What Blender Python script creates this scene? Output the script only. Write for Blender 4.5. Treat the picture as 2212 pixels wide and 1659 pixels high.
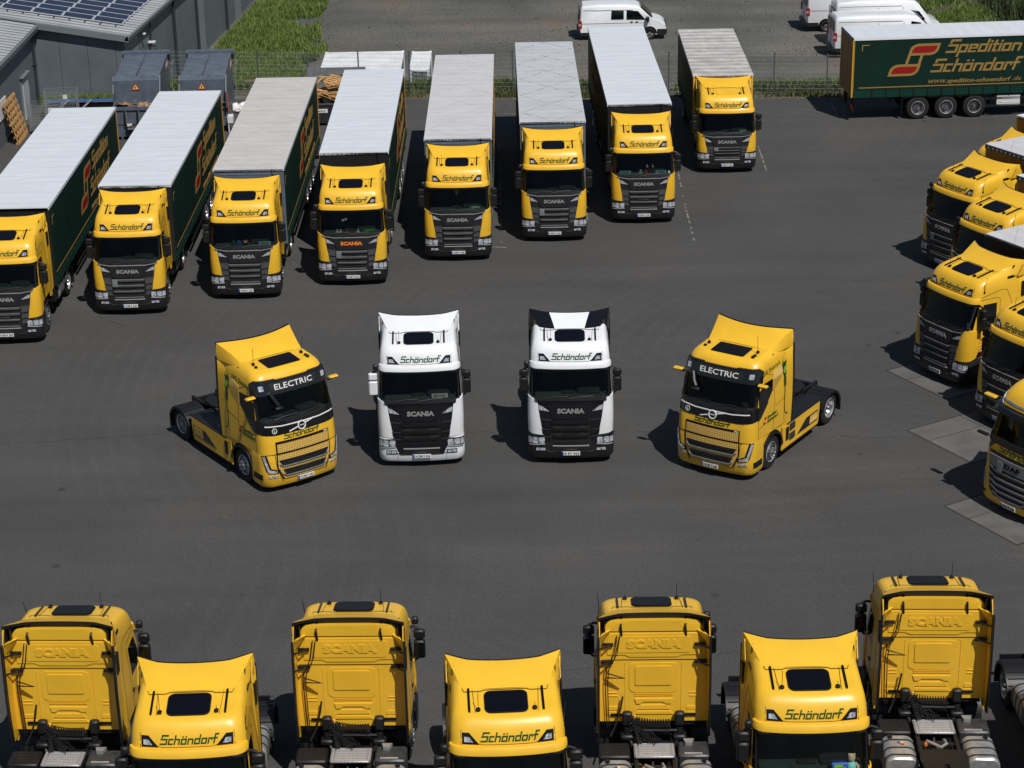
import bpy, bmesh, math, random
import numpy as np
from mathutils import Vector, Matrix
R=math.radians
for o in list(bpy.data.objects): bpy.data.objects.remove(o)
SC=bpy.context.scene; COL=SC.collection
# ---------------------------------------------------------------- camera, sky, sun, exposure
cd=bpy.data.cameras.new('camera'); cam=bpy.data.objects.new('camera',cd); COL.objects.link(cam)
cd.sensor_width=36; cd.lens=36*4468.69/2212; cd.clip_start=1; cd.clip_end=2000
cam.matrix_world=Matrix.Translation((0,0,24.815))@Matrix.Rotation(R(90-22.137),4,'X')@Matrix.Rotation(-R(1.1027),4,'Z')
SC.camera=cam
SUN=Vector((1.29,-2.3,4.05)).normalized()
W=bpy.data.worlds.new('World'); SC.world=W; W.use_nodes=True
nt=W.node_tree; sky=nt.nodes.new('ShaderNodeTexSky'); sky.sky_type='NISHITA'; sky.sun_disc=False
sky.sun_elevation=math.asin(SUN.z); sky.sun_rotation=math.atan2(SUN.x,SUN.y)
sky.air_density=1.0; sky.dust_density=.6; sky.ozone_density=1.0
bg=nt.nodes['Background']; bg.inputs[1].default_value=.05; nt.links.new(sky.outputs[0],bg.inputs[0])
ld=bpy.data.lights.new('sun','SUN'); ld.energy=4.2; ld.angle=R(.53); ld.color=(1,.965,.91)
sun=bpy.data.objects.new('sun',ld); COL.objects.link(sun); sun.rotation_euler=SUN.to_track_quat('Z','Y').to_euler(); sun.location=(20,20,60)
SC.view_settings.view_transform='Standard'; SC.view_settings.look='None'; SC.view_settings.exposure=0; SC.view_settings.gamma=1
SC.render.engine='CYCLES'
SC.render.resolution_x=1024; SC.render.resolution_y=768

# ---------------------------------------------------------------- materials
M={}
def mat(name,col,rough=.5,metal=0,coat=0,spec=.5,noise=None,bump=None,alpha=None,coord='Object'):
    """noise=(scale,strength[,detail]) modulates colour; bump=(scale,distance)"""
    m=bpy.data.materials.new(name); m.use_nodes=True; n=m.node_tree.nodes; l=m.node_tree.links
    b=n['Principled BSDF']; b.inputs['Base Color'].default_value=(*col,1); b.inputs['Roughness'].default_value=rough
    b.inputs['Metallic'].default_value=metal; b.inputs['Coat Weight'].default_value=coat; b.inputs['Coat Roughness'].default_value=.06
    b.inputs['Specular IOR Level'].default_value=spec
    tc=n.new('ShaderNodeTexCoord')
    if noise:
        t=n.new('ShaderNodeTexNoise'); t.inputs['Scale'].default_value=noise[0]; t.inputs['Detail'].default_value=noise[2] if len(noise)>2 else 4
        l.new(tc.outputs[coord],t.inputs[0])
        mr=n.new('ShaderNodeMapRange'); mr.inputs[1].default_value=.3; mr.inputs[2].default_value=.7
        mr.inputs[3].default_value=1-noise[1]; mr.inputs[4].default_value=1+noise[1]; l.new(t.outputs[0],mr.inputs[0])
        mx=n.new('ShaderNodeVectorMath'); mx.operation='SCALE'; mx.inputs[0].default_value=col; l.new(mr.outputs[0],mx.inputs['Scale'])
        l.new(mx.outputs[0],b.inputs['Base Color'])
    if bump:
        t=n.new('ShaderNodeTexNoise'); t.inputs['Scale'].default_value=bump[0]; t.inputs['Detail'].default_value=5; l.new(tc.outputs[coord],t.inputs[0])
        bp=n.new('ShaderNodeBump'); bp.inputs['Distance'].default_value=bump[1]; bp.inputs['Strength'].default_value=.6; l.new(t.outputs[0],bp.inputs['Height']); l.new(bp.outputs[0],b.inputs['Normal'])
    M[name]=m; return m
mat('yellow',(.76,.44,.026),.38,coat=.30,noise=(1.1,.07,8))
mat('white_paint',(.74,.75,.77),.3,coat=.5,noise=(1.5,.03,5))
mat('black_paint',(.006,.006,.008),.2,coat=.4)
mat('black_plastic',(.0065,.0065,.0075),.5,noise=(9,.3,4))
mat('grey_plastic',(.012,.012,.0135),.45,noise=(7,.2,4))
mat('mid_plastic',(.066,.066,.070),.36)
mat('rubber',(.008,.008,.008),.8,noise=(14,.35,5))
mat('seam',(.03,.018,.004),.8)
mat('alu',(.42,.42,.42),.36,metal=.55,noise=(6,.2,5))
mat('tread_plate',(.30,.30,.31),.45,metal=.35,noise=(30,.35,3))
mat('steel',(.075,.08,.082),.45,metal=.6,noise=(9,.3,5))
mat('chrome',(.62,.62,.62),.22,metal=.6)
mat('rim',(.36,.36,.37),.38,metal=.9,noise=(12,.25,4))
mat('hatch_glass',(.002,.0025,.006),.4,coat=0,spec=.22)
mat('dark_glass',(.004,.005,.005),.06)
mat('lens',(.40,.42,.46),.12,metal=.2,noise=(16,.6,3))
mat('lamp_dark',(.004,.004,.005),.25)
mat('amber',(.5,.13,.01),.3); mat('red_lens',(.30,.008,.008),.25)
mat('logo_green',(.003,.060,.012),.45); mat('leaf_green',(.19,.42,.03),.45)
mat('logo_red',(.28,.010,.009),.6,spec=.2); mat('logo_gold',(.30,.185,.05),.85,spec=.2); mat('brand_silver',(.30,.30,.31),.35,metal=.3)
mat('brand_orange',(.75,.20,.02),.4)
mat('plate_white',(.72,.72,.70),.5); mat('plate_blue',(.01,.04,.35),.5); mat('ink',(.006,.006,.006),.6)
mat('tarp_green',(.0012,.019,.0125),.6,spec=.3,noise=(1.2,.14,6),bump=(1.6,.02)); mat('rave_green',(.004,.042,.028),.35)
mat('front_black',(.008,.008,.008),.6); mat('front_grey',(.10,.13,.17),.45,noise=(3,.1,4))
mat('yellow_box',(.48,.20,.014),.55,noise=(2,.1,5))
mat('interior',(.018,.022,.021),.8,noise=(6,.3,4)); mat('dash',(.055,.078,.070),.75,noise=(8,.3,4)); mat('seat',(.05,.065,.06),.9)
mat('wood',(.42,.24,.09),.75,noise=(9,.35,6)); mat('wood_dark',(.17,.12,.08),.85,noise=(9,.35,6)); mat('cardboard',(.33,.20,.11),.9,noise=(4,.3,5))
mat('galv',(.28,.30,.31),.5,metal=.5,noise=(5,.2,4)); mat('galv_dark',(.10,.105,.11),.5,metal=.3); mat('roof_groove_shade',(.075,.08,.085),.7); mat('daf_silver',(.24,.245,.25),.35,metal=.4)
mat('container_grey',(.088,.108,.138),.42,noise=(2.5,.22,6)); mat('skip_black',(.018,.019,.02),.6,noise=(5,.4,5))
mat('warn_red',(.45,.015,.008),.5); mat('warn_yellow',(.75,.55,.12),.5); mat('label_white',(.62,.62,.62),.6); mat('tape_orange',(.5,.08,.01),.6)
mat('concrete',(.098,.096,.092),.85,noise=(1.3,.22,8),bump=(60,.004),coord='Object')
mat('cladding',(.115,.137,.152),.5,noise=(.7,.1,6)); mat('cladding_light',(.19,.215,.235),.5,noise=(.7,.1,6)); mat('trim_grey',(.15,.17,.18),.45)
mat('door_white',(.42,.44,.46),.5); mat('pipe_dark',(.03,.038,.045),.5); mat('blue_band',(.02,.10,.35),.6)
mat('line_paint',(.16,.16,.15),.85,noise=(8,.6,8)); mat('roof_sheet',(.29,.31,.325),.6,noise=(.9,.14,8)); mat('panel_frame',(.50,.52,.55),.45); mat('bag',(.6,.6,.6),.4); mat('toy_teal',(.12,.38,.33),.8); mat('toy_tan',(.26,.22,.14),.9); mat('toy_red',(.5,.06,.02),.7); mat('toy_white',(.6,.6,.58),.7); mat('toy_blue',(.02,.08,.3),.7)
mat('sign_green',(.01,.16,.035),.5); mat('plate_teal',(.20,.42,.38),.5); mat('white_panel',(.74,.75,.76),.5,noise=(1.5,.1,6))
mat('crack',(.022,.021,.020),.95)
def nodes(m): return m.node_tree.nodes,m.node_tree.links
# tinted glass one can see through: fresnel mix of clear tint and gloss
m=bpy.data.materials.new('windscreen_glass'); m.use_nodes=True; n,l=nodes(m); n.clear()
o=n.new('ShaderNodeOutputMaterial'); mx=n.new('ShaderNodeMixShader'); fr=n.new('ShaderNodeFresnel'); fr.inputs[0].default_value=1.28
tr=n.new('ShaderNodeBsdfTransparent'); tr.inputs[0].default_value=(.42,.47,.44,1); gl=n.new('ShaderNodeBsdfGlossy'); gl.inputs[0].default_value=(1,1,1,1); gl.inputs[1].default_value=.03
l.new(fr.outputs[0],mx.inputs[0]); l.new(tr.outputs[0],mx.inputs[1]); l.new(gl.outputs[0],mx.inputs[2]); l.new(mx.outputs[0],o.inputs[0]); M['windscreen_glass']=m
def pat(name,build):
    m=bpy.data.materials.new(name); m.use_nodes=True; n,l=nodes(m); build(n,l,n['Principled BSDF']); M[name]=m
def N(n,t,**k):
    x=n.new('ShaderNode'+t)
    for a,b in k.items():
        if a.startswith('i'): x.inputs[int(a[1:])].default_value=b
        else: setattr(x,a,b)
    return x
def ramp(n,pts):
    r=n.new('ShaderNodeValToRGB'); e=r.color_ramp.elements
    while len(e)<len(pts): e.new(.5)
    for q,(p,c) in zip(e,pts): q.position=p; q.color=(*c,1) if len(c)==3 else c
    return r
# white roof tarpaulin: cross hoops, soft wrinkles, optional dirt
def tarp(name,col,dirt,ribs,xmark=0):
    def f(n,l,b):
        tc=N(n,'TexCoord'); sp=N(n,'SeparateXYZ'); l.new(tc.outputs['Object'],sp.inputs[0])
        ns=N(n,'TexNoise'); ns.inputs['Scale'].default_value=1.1; ns.inputs['Detail'].default_value=8; ns.inputs['Roughness'].default_value=.65; l.new(tc.outputs['Object'],ns.inputs[0])
        r=ramp(n,[(.30,tuple(c*(1-dirt) for c in col)),(.62,col)]); l.new(ns.outputs[0],r.inputs[0])
        # hoop bands every .65 m
        mu=N(n,'Math',operation='MULTIPLY',i1=2*math.pi/.65); l.new(sp.outputs[1],mu.inputs[0]); si=N(n,'Math',operation='SINE'); l.new(mu.outputs[0],si.inputs[0])
        mr=N(n,'MapRange',i1=-1.,i2=1.,i3=1-ribs,i4=1.); l.new(si.outputs[0],mr.inputs[0])
        vm=N(n,'VectorMath',operation='SCALE'); l.new(r.outputs[0],vm.inputs[0]); l.new(mr.outputs[0],vm.inputs['Scale'])
        # speckled grime
        n2=N(n,'TexNoise'); n2.inputs['Scale'].default_value=9; n2.inputs['Detail'].default_value=6; l.new(tc.outputs['Object'],n2.inputs[0])
        r2=ramp(n,[(.66,(1,1,1)),(.78,(1-dirt*1.3,)*3)]); l.new(n2.outputs[0],r2.inputs[0])
        m2=N(n,'VectorMath',operation='MULTIPLY'); l.new(vm.outputs[0],m2.inputs[0]); l.new(r2.outputs[0],m2.inputs[1])
        last=m2
        if xmark:
            # crossing straps under the sheet that hold rain dirt: |x| = saw(y)
            pp=N(n,'Math',operation='PINGPONG',i1=1.2); sc=N(n,'Math',operation='MULTIPLY',i1=2.4/(13.6/5)); l.new(sp.outputs[1],sc.inputs[0]); l.new(sc.outputs[0],pp.inputs[0])
            ax=N(n,'Math',operation='ABSOLUTE'); l.new(sp.outputs[0],ax.inputs[0])
            df=N(n,'Math',operation='SUBTRACT'); l.new(pp.outputs[0],df.inputs[0]); l.new(ax.outputs[0],df.inputs[1]); ab=N(n,'Math',operation='ABSOLUTE'); l.new(df.outputs[0],ab.inputs[0])
            n3=N(n,'TexNoise'); n3.inputs['Scale'].default_value=5; n3.inputs['Detail'].default_value=3; l.new(tc.outputs['Object'],n3.inputs[0])
            w=N(n,'MapRange',i1=.35,i2=.72,i3=.004,i4=.04); l.new(n3.outputs[0],w.inputs[0])
            lt=N(n,'Math',operation='LESS_THAN'); l.new(ab.outputs[0],lt.inputs[0]); l.new(w.outputs[0],lt.inputs[1])
            mr3=N(n,'MapRange',i1=0.,i2=1.,i3=1.,i4=1-xmark); l.new(lt.outputs[0],mr3.inputs[0])
            v3=N(n,'VectorMath',operation='SCALE'); l.new(m2.outputs[0],v3.inputs[0]); l.new(mr3.outputs[0],v3.inputs['Scale']); last=v3
        l.new(last.outputs[0],b.inputs['Base Color']); b.inputs['Roughness'].default_value=.55
        mp=N(n,'Mapping'); mp.inputs['Scale'].default_value=(.28,1.0,1); l.new(tc.outputs['Object'],mp.inputs[0])
        n4=N(n,'TexNoise'); n4.inputs['Scale'].default_value=2.2; n4.inputs['Detail'].default_value=5; n4.inputs['Distortion'].default_value=.6; l.new(mp.outputs[0],n4.inputs[0])
        bp=N(n,'Bump'); bp.inputs['Distance'].default_value=.06; bp.inputs['Strength'].default_value=.75; l.new(n4.outputs[0],bp.inputs['Height']); l.new(bp.outputs[0],b.inputs['Normal'])
    pat(name,f)
tarp('tarp_new',(.60,.64,.69),.06,.04); tarp('tarp_mid',(.55,.55,.56),.10,.05,.22); tarp('tarp_old',(.53,.51,.495),.10,.05,.16); tarp('tarp_spot',(.50,.52,.55),.12,.07,.6); tarp('tarp_ribbed',(.60,.58,.56),.42,.30)
# perforated yellow grille
def f(n,l,b):
    tc=N(n,'TexCoord'); v=N(n,'TexVoronoi',feature='DISTANCE_TO_EDGE'); v.voronoi_dimensions='3D'; v.inputs['Scale'].default_value=19; mp=N(n,'Mapping'); mp.inputs['Scale'].default_value=(1,.0,1); l.new(tc.outputs['Object'],mp.inputs[0]); l.new(mp.outputs[0],v.inputs['Vector']); v.inputs['Randomness'].default_value=.15
    r=ramp(n,[(.12,(.80,.52,.14)),(.22,(.26,.14,.015))]); l.new(v.outputs[0],r.inputs[0]); l.new(r.outputs[0],b.inputs['Base Color']); b.inputs['Roughness'].default_value=.4
pat('mesh_yellow',f)
def f(n,l,b):
    tc=N(n,'TexCoord'); v=N(n,'TexVoronoi',feature='DISTANCE_TO_EDGE'); v.inputs['Scale'].default_value=24; l.new(tc.outputs['Object'],v.inputs['Vector']); v.inputs['Randomness'].default_value=.1
    r=ramp(n,[(.10,(.022,.022,.023)),(.16,(.003,.003,.003))]); l.new(v.outputs[0],r.inputs[0]); l.new(r.outputs[0],b.inputs['Base Color']); b.inputs['Roughness'].default_value=.5
pat('mesh_black',f)
# asphalt
def f(n,l,b):
    tc=N(n,'TexCoord')
    a=N(n,'TexNoise'); a.inputs['Scale'].default_value=38; a.inputs['Detail'].default_value=3; l.new(tc.outputs['Object'],a.inputs[0])
    a2=N(n,'TexNoise'); a2.inputs['Scale'].default_value=11; a2.inputs['Detail'].default_value=4; l.new(tc.outputs['Object'],a2.inputs[0])
    c=N(n,'TexNoise'); c.inputs['Scale'].default_value=.16; c.inputs['Detail'].default_value=7; c.inputs['Roughness'].default_value=.6; l.new(tc.outputs['Object'],c.inputs[0])
    r=ramp(n,[(.25,(.042,.0415,.041)),(.5,(.053,.052,.051)),(.75,(.066,.063,.060))]); l.new(c.outputs[0],r.inputs[0])
    mp=N(n,'Mapping'); mp.inputs['Rotation'].default_value=(0,0,.35); mp.inputs['Scale'].default_value=(.05,.9,1); l.new(tc.outputs['Object'],mp.inputs[0])
    s=N(n,'TexNoise'); s.inputs['Scale'].default_value=.7; s.inputs['Detail'].default_value=5; s.inputs['Distortion'].default_value=.8; l.new(mp.outputs[0],s.inputs[0])
    ms=N(n,'MapRange',i1=.3,i2=.7,i3=.90,i4=1.08); l.new(s.outputs[0],ms.inputs[0])
    mg=N(n,'MapRange',i1=.3,i2=.7,i3=.62,i4=1.38); l.new(a.outputs[0],mg.inputs[0])
    mh=N(n,'MapRange',i1=.3,i2=.7,i3=.86,i4=1.14); l.new(a2.outputs[0],mh.inputs[0])
    # oil drips and tar dots
    v=N(n,'TexVoronoi'); v.inputs['Scale'].default_value=.42; l.new(tc.outputs['Object'],v.inputs['Vector'])
    rv=ramp(n,[(.02,(.5,.5,.5)),(.07,(1,1,1))]); l.new(v.outputs[0],rv.inputs[0])
    q=N(n,'Math',operation='MULTIPLY'); l.new(ms.outputs[0],q.inputs[0]); l.new(mg.outputs[0],q.inputs[1])
    q2=N(n,'Math',operation='MULTIPLY'); l.new(q.outputs[0],q2.inputs[0]); l.new(mh.outputs[0],q2.inputs[1])
    for (cx,cy,sc_,amp) in ((14,62,.55,.10),(-22,48,.42,.08),(4,95,.36,.07)):
        mp2=N(n,'Mapping'); mp2.inputs['Location'].default_value=(-cx,-cy,0); l.new(tc.outputs['Object'],mp2.inputs[0])
        wv=N(n,'TexWave',wave_type='RINGS',rings_direction='Z'); wv.inputs['Scale'].default_value=sc_; wv.inputs['Distortion'].default_value=3.5; wv.inputs['Detail'].default_value=4; wv.inputs['Detail Scale'].default_value=.25; l.new(mp2.outputs[0],wv.inputs[0])
        nm=N(n,'TexNoise'); nm.inputs['Scale'].default_value=.09; nm.inputs['Detail'].default_value=3; l.new(mp2.outputs[0],nm.inputs[0])
        ma=N(n,'MapRange',i1=.45,i2=.65,i3=0.,i4=amp); l.new(nm.outputs[0],ma.inputs[0])
        pw=N(n,'Math',operation='POWER',i1=4.); l.new(wv.outputs['Fac'],pw.inputs[0]); mm=N(n,'Math',operation='MULTIPLY'); l.new(pw.outputs[0],mm.inputs[0]); l.new(ma.outputs[0],mm.inputs[1])
        ad=N(n,'Math',operation='ADD',i1=1.); l.new(mm.outputs[0],ad.inputs[0]); q3=N(n,'Math',operation='MULTIPLY'); l.new(q2.outputs[0],q3.inputs[0]); l.new(ad.outputs[0],q3.inputs[1]); q2=q3
    x=N(n,'VectorMath',operation='SCALE'); l.new(r.outputs[0],x.inputs[0]); l.new(q2.outputs[0],x.inputs['Scale'])
    x2=N(n,'VectorMath',operation='MULTIPLY'); l.new(x.outputs[0],x2.inputs[0]); l.new(rv.outputs[0],x2.inputs[1])
    l.new(x2.outputs[0],b.inputs['Base Color']); b.inputs['Roughness'].default_value=.85
    bp=N(n,'Bump'); bp.inputs['Distance'].default_value=.006; bp.inputs['Strength'].default_value=.7; l.new(a.outputs[0],bp.inputs['Height']); l.new(bp.outputs[0],b.inputs['Normal'])
pat('asphalt',f)
def f(n,l,b):
    tc=N(n,'TexCoord')
    a=N(n,'TexNoise'); a.inputs['Scale'].default_value=13; a.inputs['Detail'].default_value=5; l.new(tc.outputs['Object'],a.inputs[0])
    c=N(n,'TexNoise'); c.inputs['Scale'].default_value=.13; c.inputs['Detail'].default_value=6; l.new(tc.outputs['Object'],c.inputs[0])
    mp=N(n,'Mapping'); mp.inputs['Scale'].default_value=(.04,.35,1); l.new(tc.outputs['Object'],mp.inputs[0])
    t=N(n,'TexNoise'); t.inputs['Scale'].default_value=1; t.inputs['Detail'].default_value=4; l.new(mp.outputs[0],t.inputs[0])
    r=ramp(n,[(.3,(.060,.060,.050)),(.46,(.085,.084,.076)),(.60,(.105,.100,.084)),(.72,(.13,.095,.072))]); l.new(c.outputs[0],r.inputs[0])
    mg=N(n,'MapRange',i1=.32,i2=.68,i3=.45,i4=1.5); l.new(a.outputs[0],mg.inputs[0])
    mt=N(n,'MapRange',i1=.3,i2=.7,i3=.8,i4=1.25); l.new(t.outputs[0],mt.inputs[0])
    q=N(n,'Math',operation='MULTIPLY'); l.new(mg.outputs[0],q.inputs[0]); l.new(mt.outputs[0],q.inputs[1])
    x=N(n,'VectorMath',operation='SCALE'); l.new(r.outputs[0],x.inputs[0]); l.new(q.outputs[0],x.inputs['Scale'])
    l.new(x.outputs[0],b.inputs['Base Color']); b.inputs['Roughness'].default_value=.95
    bp=N(n,'Bump'); bp.inputs['Distance'].default_value=.03; bp.inputs['Strength'].default_value=1; l.new(a.outputs[0],bp.inputs['Height']); l.new(bp.outputs[0],b.inputs['Normal'])
pat('gravel',f)
mat('soil',(.082,.075,.052),.95,noise=(3,.4,8),bump=(12,.03))
def blade(name,c1,c2):
    def f(n,l,b):
        g=N(n,'NewGeometry'); r=ramp(n,[(0,c1),(1,c2)]); l.new(g.outputs['Random Per Island'],r.inputs[0]); l.new(r.outputs[0],b.inputs['Base Color']); b.inputs['Roughness'].default_value=.7
        try: b.inputs['Transmission Weight'].default_value=0
        except: pass
    pat(name,f)
blade('grass_blade',(.05,.095,.014),(.19,.25,.05)); blade('weed_blade',(.03,.05,.014),(.13,.12,.045)); blade('bramble_leaf',(.010,.022,.006),(.05,.075,.018))
# solar cells: fine grid
def f(n,l,b):
    tc=N(n,'TexCoord'); br=N(n,'TexBrick',offset=0.); br.inputs['Scale'].default_value=1; br.inputs['Brick Width'].default_value=.16; br.inputs['Row Height'].default_value=.16; br.inputs['Mortar Size'].default_value=.006
    br.inputs['Color1'].default_value=(.006,.010,.030,1); br.inputs['Color2'].default_value=(.008,.013,.038,1); br.inputs['Mortar'].default_value=(.02,.028,.055,1)
    l.new(tc.outputs['Object'],br.inputs[0]); l.new(br.outputs[0],b.inputs['Base Color']); b.inputs['Roughness'].default_value=.22
pat('solar_cell',f)
def ribs(name,c,period,axis,amp):
    def f(n,l,b):
        tc=N(n,'TexCoord'); sp=N(n,'SeparateXYZ'); l.new(tc.outputs['Object'],sp.inputs[0])
        mu=N(n,'Math',operation='MULTIPLY',i1=2*math.pi/period); l.new(sp.outputs[axis],mu.inputs[0]); si=N(n,'Math',operation='SINE'); l.new(mu.outputs[0],si.inputs[0])
        bp=N(n,'Bump'); bp.inputs['Distance'].default_value=amp; bp.inputs['Strength'].default_value=1; l.new(si.outputs[0],bp.inputs['Height']); l.new(bp.outputs[0],b.inputs['Normal'])
        ns=N(n,'TexNoise'); ns.inputs['Scale'].default_value=.8; ns.inputs['Detail'].default_value=6; l.new(tc.outputs['Object'],ns.inputs[0]); r=ramp(n,[(.3,tuple(x*.86 for x in c)),(.7,tuple(x*1.1 for x in c))]); l.new(ns.outputs[0],r.inputs[0]); l.new(r.outputs[0],b.inputs['Base Color']); b.inputs['Roughness'].default_value=.5
    pat(name,f)
ribs('clad_rib',(.115,.135,.150),.09,0,.0015)

# ---------------------------------------------------------------- mesh building
class MB:
    def __init__(s): s.v=[]; s.f=[]; s.m=[]; s.names=[]
    def mi(s,name):
        if name not in s.names: s.names.append(name)
        return s.names.index(name)
    def add(s,vs,fs,m):
        k=len(s.v); i=s.mi(m); s.v+= [tuple(v) for v in vs]; s.f+= [tuple(k+a for a in f) for f in fs]; s.m+=[i]*len(fs)
    def box(s,x0,x1,y0,y1,z0,z1,m,rot=None,at=None):
        vs=[(x,y,z) for z in (z0,z1) for y in (y0,y1) for x in (x0,x1)]
        if rot is not None:
            Mx=Matrix.Translation(at or (0,0,0))@rot; vs=[Mx@Vector(v) for v in vs]
        s.add(vs,[(0,2,3,1),(4,5,7,6),(0,1,5,4),(2,6,7,3),(0,4,6,2),(1,3,7,5)],m)
    def cbox(s,x0,x1,y0,y1,z0,z1,m,c=.02,axis=2):
        """box with chamfered edges all round in the plane across 'axis' and slightly inset caps"""
        lo=[x0,y0,z0]; hi=[x1,y1,z1]; a,b=[i for i in range(3) if i!=axis]
        def ring(h,ins):
            A0,A1,B0,B1=lo[a]+ins,hi[a]-ins,lo[b]+ins,hi[b]-ins
            pts=[(A0+c,B0),(A1-c,B0),(A1,B0+c),(A1,B1-c),(A1-c,B1),(A0+c,B1),(A0,B1-c),(A0,B0+c)]; out=[]
            for p in pts:
                q=[0,0,0]; q[a],q[b]=p; q[axis]=h; out.append(q)
            return out
        s.loft([ring(lo[axis],c),ring(lo[axis]+c,0),ring(hi[axis]-c,0),ring(hi[axis],c)],m,caps=True)
    def loft(s,rings,m,caps=False,closed=True,skip=None):
        n=len(rings[0]); vs=[p for r in rings for p in r]; fs=[]
        for i in range(len(rings)-1):
            for j in range(n if closed else n-1):
                if skip and skip(i,j): continue
                k=(j+1)%n; fs.append((i*n+j,i*n+k,(i+1)*n+k,(i+1)*n+j))
        if caps: fs.append(tuple(range(n-1,-1,-1))); fs.append(tuple((len(rings)-1)*n+j for j in range(n)))
        s.add(vs,fs,m)
    def lathe(s,prof,c,axis,m,n=24,a0=0,a1=2*math.pi):
        """prof: (radius, along) pairs ; axis 'x','y','z'"""
        full=abs(a1-a0-2*math.pi)<1e-6; cnt=n if full else n+1; rings=[]
        for r,h in prof:
            ring=[]
            for i in range(cnt):
                a=a0+(a1-a0)*i/n; p,q=r*math.cos(a),r*math.sin(a)
                v={'x':(h,p,q),'y':(p,h,q),'z':(p,q,h)}[axis]; ring.append((v[0]+c[0],v[1]+c[1],v[2]+c[2]))
            rings.append(ring)
        s.loft(rings,m,closed=full)
    def tube(s,pts,r,m,n=6,caps=True):
        pts=[Vector(p) for p in pts]; rings=[]; up=None
        for i,p in enumerate(pts):
            d=(pts[min(i+1,len(pts)-1)]-pts[max(i-1,0)]).normalized()
            if up is None: up=Vector((0,0,1)) if abs(d.z)<.9 else Vector((1,0,0))
            a=d.cross(up).normalized(); b=a.cross(d).normalized(); up=b
            rr=r[i] if isinstance(r,(list,tuple)) else r
            rings.append([p+a*rr*math.cos(2*math.pi*k/n)+b*rr*math.sin(2*math.pi*k/n) for k in range(n)])
        s.loft(rings,m,caps=caps)
    def prism(s,poly,axis,h0,h1,m):
        """poly in the other two axes, extruded along axis"""
        a,b=[i for i in range(3) if i!=axis]; n=len(poly); vs=[]
        for h in (h0,h1):
            for p in poly:
                q=[0,0,0]; q[a],q[b]=p; q[axis]=h; vs.append(q)
        s.add(vs,[tuple(range(n)),tuple(range(2*n-1,n-1,-1))]+[(j,(j+1)%n,n+(j+1)%n,n+j) for j in range(n)],m)
    def skin(s,bm,mapf,w0,w1,m,du=.12,dv=.15):
        """flat 2-D bmesh (u,v) cut finely and laid on mapf(u,v,w); outer face at w1, sides down to w0"""
        us=[v.co.x for v in bm.verts]; vs_=[v.co.y for v in bm.verts]
        for ax,st,rng in ((0,du,us),(1,dv,vs_)):
            if not st or not rng: continue
            k=math.ceil(min(rng)/st)
            while k*st<max(rng):
                co=[0,0,0]; no=[0,0,0]; co[ax]=k*st; no[ax]=1
                bmesh.ops.bisect_plane(bm,geom=bm.verts[:]+bm.edges[:]+bm.faces[:],dist=1e-5,plane_co=co,plane_no=no); k+=1
        bm.verts.ensure_lookup_table(); bm.verts.index_update()
        A=[mapf(v.co.x,v.co.y,w1) for v in bm.verts]; fs=[]; nn=len(A)
        for f_ in bm.faces:
            ids=[v.index for v in f_.verts]; 
            fs.append(tuple(ids) if f_.normal.z>=0 else tuple(reversed(ids)))
        if w0 is not None:
            A+=[mapf(v.co.x,v.co.y,w0) for v in bm.verts]
            for e in bm.edges:
                if len(e.link_faces)==1:
                    a,b=e.verts[0].index,e.verts[1].index; fs.append((a,b,nn+b,nn+a))
        s.add(A,fs,m); bm.free()
    def build(s,name,parent=None,smooth=35,warp=None):
        key=None
        me=bpy.data.meshes.new(name)
        vs=s.v if warp is None else [warp(v) for v in s.v]
        me.from_pydata([tuple(v) for v in vs],[],s.f); me.polygons.foreach_set('material_index',s.m)
        for k in s.names: me.materials.append(M[k])
        bm=bmesh.new(); bm.from_mesh(me); bmesh.ops.recalc_face_normals(bm,faces=bm.faces[:]) if smooth is not False else None; bm.to_mesh(me); bm.free()
        if smooth: me.polygons.foreach_set('use_smooth',[True]*len(me.polygons)); me.set_sharp_from_angle(angle=R(smooth))
        me.update(); o=bpy.data.objects.new(name,me); COL.objects.link(o)
        if parent: o.parent=parent
        return o
def tag(o,label=None,cat=None,group=None,kind=None):
    if label: o['label']=label
    if cat: o['category']=cat
    if group: o['group']=group
    if kind: o['kind']=kind
    return o
def empty(name,x=0,y=0,th=0,z=0):
    e=bpy.data.objects.new(name,None); COL.objects.link(e); e.location=(x,y,z); e.rotation_euler=(0,0,th); e.empty_display_size=.3; return e
def clone(o,parent=None):
    c=o.copy(); COL.objects.link(c); c.parent=parent
    for ch in KIDS.get(o.name,[]) or list(o.children): clone(ch,c)
    return c
KIDS={}
# 2-D shapes
def b2(): return bmesh.new()
def poly2(polys,bm=None):
    bm=bm or b2()
    for p in polys:
        try: bm.faces.new([bm.verts.new((a,b,0)) for a,b in p])
        except Exception: pass
    bm.normal_update(); return bm
def rect(u0,u1,v0,v1): return [(u0,v0),(u1,v0),(u1,v1),(u0,v1)]
def rrect(u0,u1,v0,v1,r,k=4):
    o=[]
    for cx,cy,a in ((u1-r,v0+r,-90),(u1-r,v1-r,0),(u0+r,v1-r,90),(u0+r,v0+r,180)):
        for i in range(k+1):
            t=R(a+90*i/k); o.append((cx+r*math.cos(t),cy+r*math.sin(t)))
    return o
def strip(pts,w):
    """quads along a polyline in 2-D"""
    out=[]; n=len(pts); L=[];
    for i in range(n):
        a=Vector(pts[max(i-1,0)]); b=Vector(pts[min(i+1,n-1)]); d=(b-a).normalized(); nrm=Vector((-d.y,d.x)); p=Vector(pts[i]); L.append((p+nrm*w/2,p-nrm*w/2))
    for i in range(n-1): out.append([tuple(L[i][1]),tuple(L[i+1][1]),tuple(L[i+1][0]),tuple(L[i][0])])
    return out
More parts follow.
